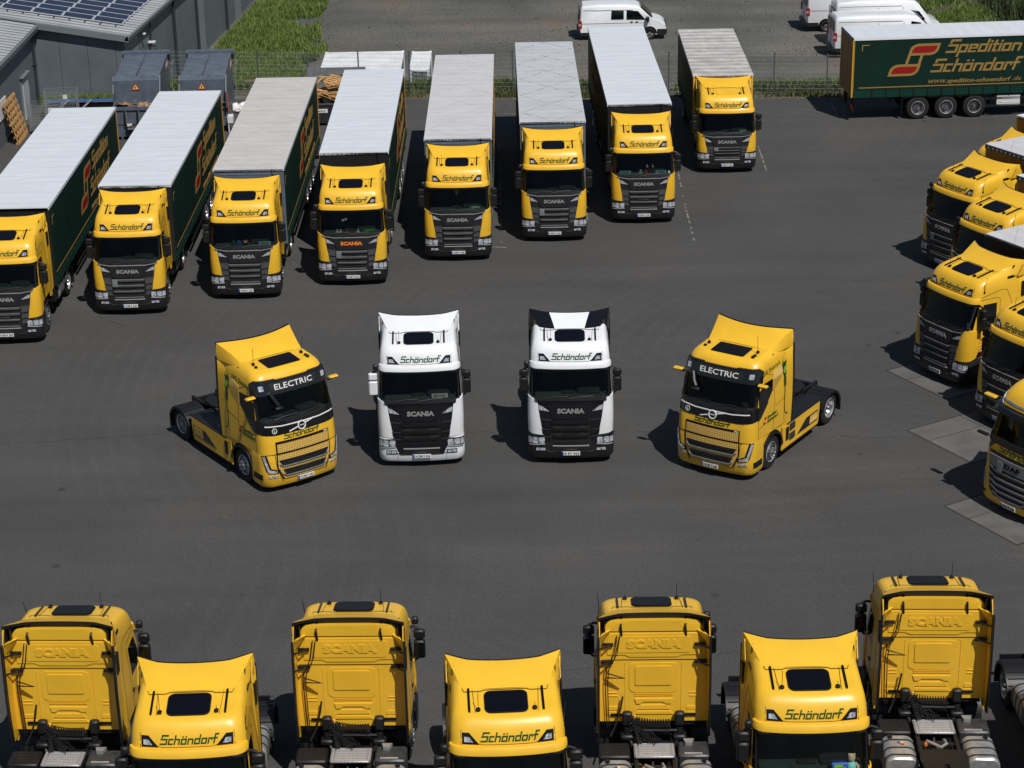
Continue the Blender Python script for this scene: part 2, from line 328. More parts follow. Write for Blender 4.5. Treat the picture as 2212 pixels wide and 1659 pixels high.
def text2(txt,h,width=None,bold=0,u=0,v=0,shear=0,align='CENTER'):
    c=bpy.data.curves.new('t','FONT'); c.body=txt; c.size=1; c.offset=bold; c.shear=shear; c.resolution_u=2
    o=bpy.data.objects.new('t',c); COL.objects.link(o)
    me=o.to_mesh(); bm=bmesh.new(); bm.from_mesh(me); o.to_mesh_clear(); bpy.data.objects.remove(o); bpy.data.curves.remove(c)
    xs=[q.co.x for q in bm.verts]; ys=[q.co.y for q in bm.verts]; x0,x1=min(xs),max(xs); y0,y1=min(ys),max(ys)
    sy=h/(y1-y0); sx=width/(x1-x0) if width else sy
    off={'CENTER':-(x1-x0)/2*sx,'LEFT':0,'RIGHT':-(x1-x0)*sx}[align]
    for q in bm.verts: q.co=Vector((u+off+(q.co.x-x0)*sx, v+(q.co.y-y0)*sy-h/2,0))
    bm.normal_update(); return bm
# square stencil lettering of the haulier (unit = x-height); rectangles (x0,x1,y0,y1) that never overlap
RING=[(0,.3,0,1),(.3,.85,.76,1),(.3,.85,0,.24),(.85,1.15,0,1)]
LET={'S':([(.12,1.5,1.34,1.6),(.12,.42,1.1,1.34),(0,1.4,.76,1.0),(1.1,1.4,.24,.76),(0,1.4,0,.24)],1.4),
'c':([(0,.3,0,1),(.3,1.0,.76,1),(.3,1.0,0,.24)],1.0),
'h':([(0,.3,0,1),(0,.3,1.06,1.55),(.3,.85,.76,1),(.85,1.15,0,.94)],1.15),
'o':(RING,1.15),'\u00f6':(RING+[(.12,.42,1.18,1.38),(.73,1.03,1.18,1.38)],1.15),
'n':([(0,.3,0,1),(.3,.85,.76,1),(.85,1.15,0,.94)],1.15),
'd':(RING+[(.85,1.15,1.06,1.55)],1.15),
'r':([(0,.3,0,1),(.3,.62,.76,1),(.62,.86,.55,1)],.86),
'f':([(.1,.4,0,.76),(-.12,.8,.76,1),(.1,.4,1.0,1.34),(.1,.95,1.34,1.6)],.8),
'p':([(0,.3,-.5,1),(.3,.85,.76,1),(.3,.85,0,.24),(.85,1.15,0,1)],1.15),
'e':([(0,.3,0,1),(.3,.85,.76,1),(.85,1.15,.42,1),(.3,.85,.42,.6),(.3,1.1,0,.2)],1.15),
'i':([(0,.3,0,1),(0,.3,1.12,1.36)],.3),
't':([(.12,.42,.24,.76),(-.05,.75,.76,1),(.12,.42,1.0,1.4),(.12,.7,0,.24)],.7)}
def logo_text(txt,u,v,xh,shear=.28,sx=1.0,gap=.16):
    out=[]; x=0
    for ch in txt:
        rs,w=LET[ch]
        for a,b,c,d in rs:
            out.append([(u+(x+a+shear*c)*xh*sx,v+c*xh),(u+(x+b+shear*c)*xh*sx,v+c*xh),(u+(x+b+shear*d)*xh*sx,v+d*xh),(u+(x+a+shear*d)*xh*sx,v+d*xh)])
        x+=w+gap
    return out,x*xh*sx
def logo_centered(txt,u,v,xh,width,shear=.28):
    _,w=logo_text(txt,0,0,xh,shear,1.0); sx=width/w
    return logo_text(txt,u-width/2,v,xh,shear,sx)[0]
# ---------------------------------------------------------------- wheels
def wheel(parent,x,y,side,r=.51,w=.32,dual=False,name='wheel',front=True):
    """side +1: outer face towards +x"""
    t=MB(); o=x
    i=x-side*(w if not dual else .62)
    def pr(a,b):  # a outer plane, b inner plane
        d=abs(b-a)*(-side)
        return [(r*.58,a),(r*.66,a+d*.04*1),(r*.80,a-side*.0),(r*.92,a+d*.03),(r*.985,a+d*.10),(r,a+d*.2),(r,a+d*.8),(r*.985,a+d*.9),(r*.92,b),(r*.55,b)]
    if dual:
        t.lathe(pr(o,o-side*.29),(0,y,r),'x','rubber',28); t.lathe(pr(o-side*.33,i),(0,y,r),'x','rubber',28)
    else: t.lathe(pr(o,i),(0,y,r),'x','rubber',28)
    # tread grooves
    for k in range(3):
        g=o-side*(.07+.07*k); t.lathe([(r+.002,g-.008),(r+.004,g),(r+.002,g+.008)],(0,y,r),'x','black_plastic',28)
    tyre=t.build(name,parent)
    m=MB(); R0=r*.585
    if dual or not front:
        prof=[(R0,o-side*.005),(R0*.95,o-side*.02),(R0*.90,o-side*.11),(R0*.80,o-side*.16),(R0*.55,o-side*.17),(R0*.50,o-side*.15),(R0*.28,o-side*.14),(R0*.27,o-side*.03),(R0*.22,o+side*.005),(0.001,o+side*.005)]
    else:
        prof=[(R0,o-side*.005),(R0*.95,o-side*.03),(R0*.88,o-side*.06),(R0*.78,o-side*.03),(R0*.58,o+side*.02),(R0*.50,o+side*.02),(R0*.44,o+side*.0),(R0*.28,o-side*.01),(R0*.27,o+side*.05),(R0*.2,o+side*.07),(0.001,o+side*.07)]
    m.lathe(prof,(0,y,r),'x','rim',26); m.lathe([(R0*1.03,o-side*.004),(R0*1.0,o+side*.006),(R0*.94,o-side*.015)],(0,y,r),'x','chrome',26)
    for k in range(10):
        a=2*math.pi*k/10; rr=R0*.64; cx=prof[4][1]+side*.008
        m.lathe([(.028,cx-side*.0),(.028,cx+side*.012),(.001,cx+side*.012)],(0,y+rr*math.cos(a),r+rr*math.sin(a)),'x','lamp_dark',6)
    for k in range(10):
        a=2*math.pi*(k+.5)/10; rr=R0*.42; m.lathe([(.014,prof[5][1]),(.014,prof[5][1]+side*.03),(.001,prof[5][1]+side*.035)],(0,y+rr*math.cos(a),r+rr*math.sin(a)),'x','chrome',6)
    m.build('rim',tyre)
    return tyre
# ---------------------------------------------------------------- generic cab surface
class Cab:
    def __init__(s,rows,bow=.10,yb=2.3): 
        s.T=np.array(rows,float); s.bow=bow; s.yb=yb
    def at(s,z): return [float(np.interp(z,s.T[:,0],s.T[:,k])) for k in range(1,5)]   # yf hw r s
    def fpt(s,u,z):
        """point and outward normal on the front skin at arc position u, height z"""
        yf,hw,r,_=s.at(z); sg=1 if u>=0 else -1; a=abs(u); fl=hw-r; y0=yf+s.bow*(fl/hw)**2
        if a<=fl: return sg*a,yf+s.bow*(a/hw)**2,sg*2*s.bow*a/hw**2,-1.
        t=(a-fl)/r
        if t<=math.pi/2: return sg*(fl+r*math.sin(t)),y0+r-r*math.cos(t),sg*math.sin(t),-math.cos(t)
        return sg*hw,y0+r+(t-math.pi/2)*r,sg*1.,0.
    def F(s,u,z,w):
        x,y,nx,ny=s.fpt(u,z); L=math.hypot(nx,ny); return (x+nx/L*w,y+ny/L*w,z)
    def S(s,side): return lambda u,v,w:(side*(s.at(v)[1]+w),u,v)
    def ring(s,z,zs=0,ymax=1.5,ins=0):
        yf,hw,r,sh=s.at(z); fl=hw-r; half=[]
        for f in (0,.25,.5,.75,1): half.append((fl*f,yf+s.bow*(fl*f/hw)**2))
        y0=half[-1][1]
        for k in range(1,7):
            t=math.pi/2*k/6; half.append((fl+r*math.sin(t),y0+r-r*math.cos(t)))
        ye=y0+r
        for f in (.12,.3,.5,.7,.85,.97): half.append((hw,ye+(s.yb-.06-ye)*f))
        half.append((hw-.02,s.yb-.015)); half.append((hw-.07,s.yb)); half.append((hw*.5,s.yb))
        pts=[(x,y) for x,y in half]+[(0,s.yb)]+[(-x,y) for x,y in reversed(half[1:])]
        return [(x,y,z+sh*(min(max(y-yf,0),ymax)-0)) for x,y in pts]
    def shell(s,mb,zl,m,skip=None,cap=True):
        rings=[s.ring(z) for z in zl]; mb.loft(rings,m,skip=skip)
        if cap:
            r=rings[-1]; n=len(r); h=n//2
            # close the roof with quads between mirrored points
            fs=[(0,1,n-1)]+[(i,i+1,n-i-1,n-i) for i in range(1,h)]
            mb.add(r,fs,m)
SCROWS=[(1.0,.03,1.20,.27,0),(1.3,.03,1.21,.27,0),(1.6,.05,1.21,.27,0),(1.92,.08,1.20,.27,0),(1.99,.10,1.195,.27,0),(2.78,.37,1.15,.26,0),(2.95,.41,1.14,.26,0),(3.06,.43,1.135,.27,.01),(3.17,.465,1.125,.29,.03),(3.27,.51,1.105,.31,.06),(3.35,.565,1.08,.33,.10),(3.41,.63,1.04,.34,.14),(3.445,.69,.99,.34,.17),(3.462,.75,.93,.34,.185)]
CAB=Cab(SCROWS)
WARP={'R':None,'S':[(0,0),(1.0,0),(2.0,.10),(2.9,.09),(3.9,.05)],'P':[(0,0),(.85,0),(1.5,-.26),(9,-.30)]}
def warper(kind):
    if WARP[kind] is None: return None
    a=np.array(WARP[kind]); return lambda v:(v[0],v[1],v[2]+float(np.interp(v[2],a[:,0],a[:,1])))
def deflector(mb,paint,sidepaint=None,black='black_plastic'):
    """curved roof deflector; returns nothing"""
    nu,nv=17,7; G=[]
    for i in range(nu):
        t=-1+2*i/(nu-1); at=abs(t); row=[]
        for j in range(nv):
            f=j/(nv-1)
            xb=.86*t; xt=1.175*t
            yt=2.16+.05*min(1,at/.6)**2+(.24*((at-.6)/.4)**1.1 if at>.6 else 0); zt=3.86+.035*at**2
            yb=1.50+.0*at; zb=3.60-.02*at**3
            x=xb+(xt-xb)*f**1.1
            y=yb+(yt-yb)*f; z=zb+(zt-zb)*(f*.92+.08*f*f)+.012*math.sin(math.pi*f)
            row.append((x,y,z))
        G.append(row)
    n=nv
    vs=[p for r in G for p in r]; fs=[]; fb=[]
    for i in range(nu-1):
        for j in range(nv-1):
            q=(i*n+j,(i+1)*n+j,(i+1)*n+j+1,i*n+j+1)
            (fb if sidepaint and (i<4 or i>=nu-5) else fs).append(q)
    mb.add(vs,fs,paint)
    if fb: mb.add(vs,fb,sidepaint)
    # underside in black: the shade below is put into its colour
    un=[(x,y+.02,z-.035) for x,y,z in vs]; mb.add(un,[tuple(reversed(q)) for q in fs+fb],'black_plastic')
    # front lip down to roof
    lip=[G[i][0] for i in range(nu)]; low=[(x*1.0,y-.10,3.40+.191*(y-.1-.42)-.02) for x,y,z in lip]
    mb.add(lip+low,[(i,i+1,nu+i+1,nu+i) for i in range(nu-1)],paint)
    for off,dz_ in ((0,.004),): mb.add([(x*1.004,y+.012,z+.006) for x,y,z in lip]+[(x*1.004,y-.010,z-.003) for x,y,z in lip],[(i,i+1,nu+i+1,nu+i) for i in range(nu-1)],'seam')
    # rear lip, black
    top=[G[i][-1] for i in range(nu)]; a=[(x*1.0,y+.035,z+.012) for x,y,z in top]; b=[(x,y+.03,z-.05) for x,y,z in top]
    mb.add(top+a+b,[(i,i+1,nu+i+1,nu+i) for i in range(nu-1)]+[(nu+i,nu+i+1,2*nu+i+1,2*nu+i) for i in range(nu-1)],black)
    # flanks: from the outer edge down to the cab shoulder
    for sg,col in ((-1,G[0]),(1,G[-1])):
        bot=[]
        for j in range(nv):
            f=j/(nv-1); bot.append((sg*(1.0+.185*f),1.42+1.06*f,3.42+.09*f))
        mid=[((a[0]*.45+b[0]*.55)+sg*.015,(a[1]+b[1])/2,(a[2]+b[2])/2) for a,b in zip(col,bot)]
        mb.add(col+mid+bot,[(j,j+1,nv+j+1,nv+j) for j in range(nv-1)]+[(nv+j,nv+j+1,2*nv+j+1,2*nv+j) for j in range(nv-1)],sidepaint or paint)
        mb.add(bot+[(sg*(.93 if p[1]<1.75 else abs(p[0])-.012),p[1],3.40) for p in bot],[(j,j+1,nv+j+1,nv+j) for j in range(nv-1)],sidepaint or paint)
        mb.prism([(1.75,3.38),(2.26,3.38),(2.26,3.50),(1.75,3.46)],0,*sorted((sg*.95,sg*1.10)),'black_plastic')  # black block that darkens the shaded pocket under the rear corner
        mb.prism([(2.12,3.42),(2.60,3.46),(2.58,3.62),(2.46,3.80),(2.34,3.78)],0,*sorted((sg*1.145,sg*1.165)),sidepaint or paint)
        mb.prism([(2.12,3.42),(2.58,3.46),(2.44,3.78),(2.30,3.76)],0,*sorted((sg*1.125,sg*1.143)),'black_plastic')  # black inner plate, the flank's inside shade given as colour
def side_fin(b,sg,C,pc,z0,z1,y0=2.2,xr=1.19,yr=2.60):
    zs=[z0+(z1-z0)*k/10 for k in range(11)]; R_=[]
    for z in zs:
        f=(z-z0)/(z1-z0); ye=yr+.06*math.sin(math.pi*min(1,f*1.1)); xh=min(C.at(z)[1]+.006,xr); 
        R_.append([(sg*(xh-.03),y0,z),(sg*xh,y0,z),(sg*xh,C.yb-.08,z),(sg*xr,ye,z),(sg*(xr-.03),ye,z),(sg*(xh-.035),C.yb,z)])
    b.loft(R_,pc,caps=True)
    b.loft([[(sg*(xr-.04),r[3][1]-.01,r[3][2]),(sg*(xr+.012),r[3][1]-.01,r[3][2]),(sg*(xr+.008),r[3][1]+.09,r[3][2]),(sg*(xr-.03),r[3][1]+.09,r[3][2])] for r in R_],'black_plastic',caps=True)
def roofmap(k=1): return lambda u,v,w:(u,v,3.478+.191*(v-.786)+w)
def mirror(parent,side,m,ws=1.0):
    x=side
    b=MB()
    for z0,z1,d in ((2.47,2.69,.15),(2.00,2.44,.18)):
        b.cbox(min(x*1.22,x*1.47),max(x*1.22,x*1.47),.50,.50+d,z0,z1,m,.035,axis=2)
    b.box(min(x*1.28,x*1.45),max(x*1.28,x*1.45),.681,.685,2.03,2.41,'dark_glass')
    o=b.build('mirror',parent)
    a=MB(); a.tube([(x*1.12,.58,2.74),(x*1.22,.58,2.76),(x*1.34,.58,2.71)],.03,'black_plastic'); a.tube([(x*1.16,.58,1.95),(x*1.25,.58,1.93),(x*1.34,.58,2.02)],.028,'black_plastic'); a.tube([(x*1.32,.60,2.05),(x*1.32,.60,2.66)],.02,'black_plastic')
    a.build('mirror_arm',o); return o
def grille_bits(mb,kind):
    """dark front mask, bars, intakes - Scania like; kind 'grey' or 'black'"""
    g='grey_plastic' if kind=='grey' else 'black_paint'; bar='mid_plastic' if kind=='grey' else 'black_paint'
    F=CAB.F
    # mask
    mb.skin(poly2([[(-.80,.93),(.80,.93),(.90,1.43),(.93,1.80),(1.02,1.92),(1.02,1.98),(-1.02,1.98),(-1.02,1.92),(-.93,1.82),(-.90,1.43)]]),F,-.02,.015,g)
    mb.skin(poly2([rect(-.56,.56,.60,1.42)]),F,0,.017,'mesh_black')
    for z0,z1,hw in ((1.29,1.365,.56),(1.085,1.155,.54),(.885,.945,.52),(.68,.715,.50)):
        mb.skin(poly2([[(-hw+.03,z0),(hw-.03,z0),(hw,z1),(-hw,z1)]]),F,0,.065,bar)
        if kind=='grey': mb.skin(poly2([rect(-hw,hw,z1-.016,z1)]),F,.06,.072,'alu')  # pale strip along each bar top: a highlight put in as colour
    for sg in (-1,1):
        for z0,z1 in ((1.17,1.41),(.96,1.14),(.77,.93)):
            a,b=.58,.86-(1.4-z0)*.11
            p=[(sg*a,z0),(sg*b,z0+.03),(sg*(b+.02),z1),(sg*(a+.01),z1-.02)]
            mb.skin(poly2([p if sg>0 else p[::-1]]),F,0,.04,bar if kind=='grey' else g)
            q=[(sg*a,z1-.03),(sg*(b+.02),z1-.01),(sg*(b+.02),z1),(sg*(a+.01),z1-.02)]
            mb.skin(poly2([q if sg>0 else q[::-1]]),F,.04,.048,'mid_plastic')
    # shield behind the lettering
    mb.skin(poly2([[(-.50,1.42),(.50,1.42),(.60,1.62),(.66,1.80),(.60,1.84),(-.60,1.84),(-.66,1.80),(-.60,1.62)]]),F,0,.05,g)
    t=[(-1.02,1.93),(-.95,1.89),(-.6,1.84),(-.4,1.85),(.4,1.85),(.6,1.84),(.95,1.89),(1.02,1.93)]
    mb.skin(poly2(strip(t,.018)),F,.01,.055,'alu' if kind=='grey' else 'black_paint')
    # wiper cowl
    mb.skin(poly2([[(-.98,1.90),(.98,1.90),(1.06,2.01),(-1.06,2.01)]]),F,0,.035,'black_plastic')
    for u in (-.75,-.05):
        mb.tube([F(u,1.97,.06),F(u+.3,2.02,.055),F(u+.68,2.03,.05)],.012,'black_plastic',5)
    mb.skin(poly2([rect(-.52,.52,.610,.640)]),F,.0,.068,'chrome')
def interior(parent,warp,seatcol='seat'):
    b=MB()
    b.box(-1.08,1.08,.50,2.2,1.30,1.36,'interior'); b.box(-1.09,1.09,1.5,1.56,1.3,3.3,'interior'); b.box(-1.07,1.07,.62,1.5,3.0,3.03,'interior')
    b.box(-1.13,-1.10,.45,1.5,1.3,2.03,'interior'); b.box(1.10,1.13,.45,1.5,1.3,2.03,'interior')
    o=b.build('cabin_lining',parent,warp=warp)
    d=MB(); pr=[(.16,1.3),(.72,1.3),(.80,1.75),(.72,1.93),(.40,1.97),(.20,1.96),(.15,1.92)]
    d.prism([(p[0],p[1]) for p in pr],0,-1.02,1.02,'dash'); d.cbox(.2,.85,.42,.78,1.93,2.06,'interior',.04); d.cbox(-.25,.12,.45,.6,1.93,2.03,'interior',.02)
    d.build('dashboard',parent,warp=warp)
    for x in (-.58,.58):
        s=MB(); s.cbox(x-.26,x+.26,.85,1.35,1.65,1.82,seatcol,.06); s.cbox(x-.25,x+.25,1.28,1.44,1.78,2.45,seatcol,.06,axis=1); s.cbox(x-.14,x+.14,1.30,1.42,2.45,2.68,seatcol,.04,axis=1); s.build('seat',parent,warp=warp)
    s=MB(); c=Vector((.58,.80,2.08)); pts=[]
    for k in range(21):
        a=2*math.pi*k/20; pts.append(c+Vector((.22*math.cos(a),.10*math.sin(a),.19*math.sin(a))))
    s.tube(pts,.016,'interior',6); s.tube([c+Vector((-.2,0,0)),c+Vector((0,.0,-.05)),c+Vector((.2,0,0))],.02,'interior',5); s.tube([c,c+Vector((0,-.15,-.2))],.03,'interior',5)
    s.build('steering_wheel',parent,warp=warp)
def rear_wall(parent,paint,warp):
    CABR=lambda u,v,w:(-u,CAB.yb+w,v)
    b=MB(); P=paint
    def raised(poly,h=.018): b.skin(poly2([poly]),CABR,-.005,h,P,du=0,dv=0)
    raised([(-.98,2.93),(-.62,2.93),(-.5,2.88),(.5,2.88),(.62,2.93),(.98,2.93),(1.0,3.20),(.94,3.44),(-.94,3.44),(-1.0,3.20)])
    b.skin(poly2([rrect(-.78,.78,2.99,3.38,.06)]),CABR,.0,.030,P,du=0,dv=0)
    raised(rrect(-.52,.52,2.02,2.73,.12),.014); b.skin(poly2([rrect(-.39,.39,2.20,2.66,.04)]),CABR,.0,.034,P,du=0,dv=0)
    for z in (1.93,1.97,2.01): b.skin(poly2([rect(-.40,.42,z,z+.012)]),CABR,0,.016,P,du=0,dv=0)
    b.skin(poly2([[(-.40,1.86),(-.36,1.74),(-.28,1.74),(-.2,1.79),(.2,1.79),(.28,1.74),(.38,1.74),(.42,1.86)]]),CABR,0,.026,P,du=0,dv=0)
    b.skin(poly2([[(-.34,1.60),(.36,1.60),(.30,1.70),(-.28,1.70)]]),CABR,0,.02,P,du=0,dv=0); b.skin(poly2([[(-.40,1.48),(.42,1.48),(.36,1.55),(-.34,1.55)]]),CABR,0,.02,P,du=0,dv=0)
    for sg in (-1,1):
        for z in (1.92,2.0): b.skin(poly2([rect(sg*.86-.1,sg*.86+.1,z,z+.012)]),CABR,0,.015,P,du=0,dv=0)
        for z in (1.45,1.58): b.skin(poly2([rrect(sg*.84-.13,sg*.84+.13,z,z+.09,.02)]),CABR,0,.015,P,du=0,dv=0)
        b.skin(poly2([[(sg*.60-.01,1.42),(sg*.60+.01,1.42),(sg*.60+.01,2.74),(sg*.60-.01,2.74)]]),CABR,0,.01,P,du=0,dv=0)
    o=b.build('rear_panel',parent,warp=warp)
    s=MB(); s.skin(poly2([rect(-1.10,1.10,2.795,2.812)]),CABR,0,.006,'seam',du=0,dv=0); s.skin(poly2([rect(-1.06,1.06,3.475,3.49)]),CABR,0,.006,'seam',du=0,dv=0)
    s.build('panel_gap',o,warp=warp)
    s=MB(); s.skin(text2('SCANIA',.205,1.14,bold=.065,u=0,v=3.20),CABR,.028,.046,P,du=0,dv=0); s.build('embossed_lettering',o,warp=warp)
    for sg in (-1,1):
        k=MB()
        for z in (3.20,2.78): k.box(min(sg*.86,sg*1.2),max(sg*.86,sg*1.2),2.33,2.38,z-.03,z+.03,'black_plastic'); k.tube([(sg*.9,2.36,z),(sg*1.17,2.62,z+.04)],.02,'black_plastic',5)
        k.box(*sorted((sg*1.17,sg*1.2)),2.3,2.5,2.76,3.22,'black_plastic'); k.build('bracket',parent,warp=warp)
        k=MB(); k.box(sg*.78-.13,sg*.78+.13,2.315,2.335,1.44,1.50,'lamp_dark'); k.build('grab_recess',parent,warp=warp)
    k=MB(); k.box(-1.02,1.02,2.12,2.16,3.53,3.80,'black_plastic')  # black plate and cheeks stand in for shade under the deflector; struts are real
    for sg in (-1,1): k.prism([(1.9,3.4),(2.42,3.4),(2.40,3.8),(2.0,3.76)],0,*sorted((sg*1.03,sg*1.05)),'black_plastic')
    for x in (-.68,.68): k.tube([(x,2.32,3.40),(x+.02,2.34,3.62),(x,2.13,3.78)],.026,'black_plastic',6)
    k.build('deflector_support_shade',parent,warp=warp)
    c=MB(); rnd=random.Random(3)
    for x0,x1 in ((.72,.98),(.78,1.03)): c.tube([(x0,2.36,3.42),(x0+.06,2.40,3.0),(x1-.03,2.38,2.62),(x1,2.38,2.3),(x1-.02,2.36,1.5),(x1-.05,2.4,1.2)],.012,'black_plastic',5)
    c.tube([(1.02,2.36,2.66),(1.0,2.42,2.55),(.62,2.52,2.48),(1.0,2.42,2.44)],.018,'black_plastic',5)
    c.tube([(.66,2.40,1.96),(.70,2.42,1.7),(.80,2.46,1.32),(.92,2.6,1.1)],.022,'black_plastic',6)
    c.build('cable',parent,warp=warp)
def chassis(parent,y0=2.0,tail=6.15,rear_axle=5.07,low=False,tanks=True,fender='plain'):
    b=MB()
    for sg in (-1,1):
        b.box(sg*.40-.04,sg*.40+.04,1.0,tail,.72,1.0,'black_plastic')
    for y in (2.6,3.6,4.4,tail-.15): b.box(-.37,.37,y-.06,y+.06,.75,.95,'black_plastic')
    b.box(-1.05,1.05,tail-.04,tail+.02,.55,.70,'black_plastic')
    fr=b.build('chassis_frame',parent)
    b=MB(); b.cbox(-.42,.44,2.80,3.35,1.02,1.06,'tread_plate',.03)
    for j in range(5):
        y=2.86+.1*j; b.box(-.32,.34,y,y+.035,1.06,1.072,'chrome')
    for i in range(9):
        for j in range(5):
            for x in (-.39+.0*i,): pass
    for j in range(9):
        for x in (-.385,.395): b.box(x-.015,x+.015,2.84+.055*j,2.865+.055*j,1.06,1.07,'chrome')
    b.build('catwalk',parent)
    b=MB(); b.cbox(.52,1.18,2.72,3.28,.55,1.03,'black_plastic',.03)
    for i in range(8):
        for j in range(4): b.box(.60+.065*i,.63+.065*i,2.8+.11*j,2.86+.11*j,1.03,1.04,'grey_plastic')
    b.build('step_box',parent)
    b=MB(); b.cbox(-1.16,-.50,2.70,3.28,.50,1.04,'steel',.03); b.box(-1.0,-.62,3.18,3.22,1.04,1.06,'chrome'); b.prism([(-.85,2.72),(-.62,2.72),(-.66,2.88),(-.80,2.88)],2,1.04,1.12,'alu'); b.build('battery_box',parent)
    # suspension struts at the cab rear
    b=MB()
    for x in (-.56,.56):
        b.cbox(x-.10,x+.10,2.34,2.50,1.28,1.60,'black_plastic',.03); b.lathe([(.07,1.0),(.09,1.1),(.07,1.3)],(x,2.5,0),'z','black_plastic',10); b.cbox(x-.14,x+.14,2.42,2.66,1.02,1.14,'black_plastic',.03)
        b.tube([(x,2.5,1.1),(x+(.12 if x<0 else -.12),2.72,.9)],.04,'black_plastic')
    b.box(-.36,.36,2.25,2.45,1.05,1.3,'black_plastic'); b.tube([(-.5,2.55,1.22),(0,2.6,1.25),(.5,2.55,1.22)],.03,'grey_plastic')
    b.build('cab_suspension',parent)
    # coiled air lines
    b=MB()
    def coil(p0,p1,rad,turns,r,m,sag=0):
        pts=[]; p0,p1=Vector(p0),Vector(p1); d=(p1-p0).normalized(); a=d.cross(Vector((0,0,1))).normalized(); c=a.cross(d)
        n=turns*8
        for k in range(n+1):
            t=k/n; q=p0.lerp(p1,t)-Vector((0,0,sag*math.sin(math.pi*t))); an=2*math.pi*turns*t; pts.append(q+a*rad*math.cos(an)+c*rad*math.sin(an))
        b.tube(pts,r,m,5)
    coil((.50,2.46,1.42),(-.35,2.55,1.38),.10,15,.014,'black_plastic',.05)
    coil((.48,2.50,1.34),(-.05,2.86,1.12),.08,13,.013,'black_plastic',.10)
    coil((.42,2.50,1.40),(.30,2.90,1.10),.05,12,.010,'grey_plastic',.04)
    for k in range(15):
        rn=random.Random(k); b.tube([(.5-.2*rn.random(),2.44,1.45),(.3*rn.random(),2.5+.2*rn.random(),1.2),(-.2+.5*rn.random(),2.7,1.0+.1*rn.random()),(-.1+.4*rn.random(),2.9,.95)],.011,'black_plastic',5)
    b.build('air_hose',parent)
    b=MB()
    for x,c in ((.52,'plate_blue'),(.46,'red_lens'),(.40,'warn_yellow')): b.lathe([(.001,1.46),(.022,1.46),(.022,1.53),(.001,1.53)],(x,2.44,0),'z',c,8)
    b.build('hose_coupling',parent)
    # gearbox clutter between the rails
    b=MB(); b.cbox(-.30,.30,2.5,3.0,.55,.92,'black_plastic',.08); b.lathe([(.001,3.5),(.14,3.5),(.18,3.7),(.18,4.0),(.10,4.2),(.001,4.2)],(0,0,.74),'y','steel',14)
    b.tube([(-.15,3.45,.95),(-.18,3.65,.98),(-.05,3.75,.95),(.12,3.62,.97),(.22,3.5,.95)],.035,'alu'); b.tube([(.05,3.4,.96),(.08,3.6,.95),(-.02,3.9,.9)],.025,'steel'); b.tube([(-.3,3.5,.9),(-.28,4.2,.9)],.02,'black_plastic'); b.tube([(.3,3.45,.92),(.27,4.2,.88)],.016,'black_plastic')
    b.tube([(.3,3.3,.8),(-.3,3.3,.8)],.03,'black_plastic'); b.tube([(-.3,2.6,.85),(-.3,3.5,.85)],.05,'black_plastic'); b.build('drivetrain',parent)
    b=MB(); b.lathe([(.001,3.62),(.035,3.62),(.035,3.68),(.001,3.68)],(.26,0,.96),'y','brand_orange',8); b.build('oil_filter',parent)
    if tanks:
        for x0,x1 in ((-1.2,-.50),(.50,1.2)):
            b=MB(); pr=rrect(x0,x1,.40,1.05,.20,5); b.loft([[(p,y,q) for p,q in (pr if a else rrect(x0+.03,x1-.03,.43,1.02,.18,5))] for y,a in ((3.42,0),(3.45,1),(4.32,1),(4.35,0))],'alu',caps=True)
            t=b.build('fuel_tank',parent); b=MB()
            for y in (3.62,3.92,4.20):
                pr=rrect(x0-.008,x1+.008,.392,1.058,.205,5); b.loft([[(p,y+d,q) for p,q in pr] for d in (-.025,.025)],'rubber')
            b.build('tank_strap',t); b=MB(); b.lathe([(.05,1.04),(.05,1.10),(.001,1.10)],((x0+x1)/2+(.16 if x0>0 else -.16),3.53,0),'z','black_plastic',12)
            if x0>0:
                b.box(x0+.25,x0+.31,3.70,3.76,1.058,1.062,'warn_yellow'); b.box(x0+.32,x0+.38,3.70,3.76,1.058,1.062,'toy_blue'); b.box(x0+.25,x0+.31,3.77,3.83,1.058,1.062,'warn_red')
            b.build('filler_cap',t)
    # fifth wheel
    b=MB(); y=rear_axle-.45; pr=[(-.45,y-.45),(.45,y-.45),(.50,y-.2),(.46,y+.25),(.2,y+.5),(.06,y+.5),(.05,y+.1),(-.05,y+.1),(-.06,y+.5),(-.2,y+.5),(-.46,y+.25),(-.50,y-.2)]
    b.prism(pr,2,1.10,1.16,'black_plastic'); b.box(-.44,.44,y-.15,y+.15,1.0,1.10,'black_plastic'); b.build('fifth_wheel',parent)
    for sg in (-1,1):
        b=MB(); y=rear_axle; ro=.64; x0,x1=(sg*.58,sg*1.26)
        if sg<0: x0,x1=x1,x0
        A=[(y+ro*math.cos(R(a)),.51+ro*.86*math.sin(R(a))) for a in range(12,172,8)]
        rings=[[(x0,p,q),(x1,p,q),(x1+ (0.0),p,q-.03),(x0,p,q-.03)] for p,q in A]
        b.loft([[(x0,p,q),(x1,p,q)] for p,q in A],'black_plastic',closed=False)
        b.loft([[(x0,p+(p-y)*-.04,q-.03),(x1,p+(p-y)*-.04,q-.03)] for p,q in A],'black_plastic',closed=False)
        b.loft([[(sg*1.26,p,q),(sg*1.26,y+(p-y)*.90,q-.07)] for p,q in A],'black_plastic',closed=False)
        for k in range(1,len(A)-1,1):
            p,q=A[k]; 
            if k%2: b.box(x0+.04,x1-.04,p-.012,p+.012,q-.01,q+.012,'grey_plastic')
        b.box(x0,x1,y+ro-.03,y+ro,.25,.66,'black_plastic'); b.build('mudguard',parent)
        b=MB(); b.box(sg*.9-.12,sg*.9+.12,tail+.02,tail+.05,.50,.60,'red_lens'); b.build('tail_lamp',parent)
    for sg in (-1,1): wheel(parent,sg*1.19,rear_axle,sg,dual=True)
PROTO={}
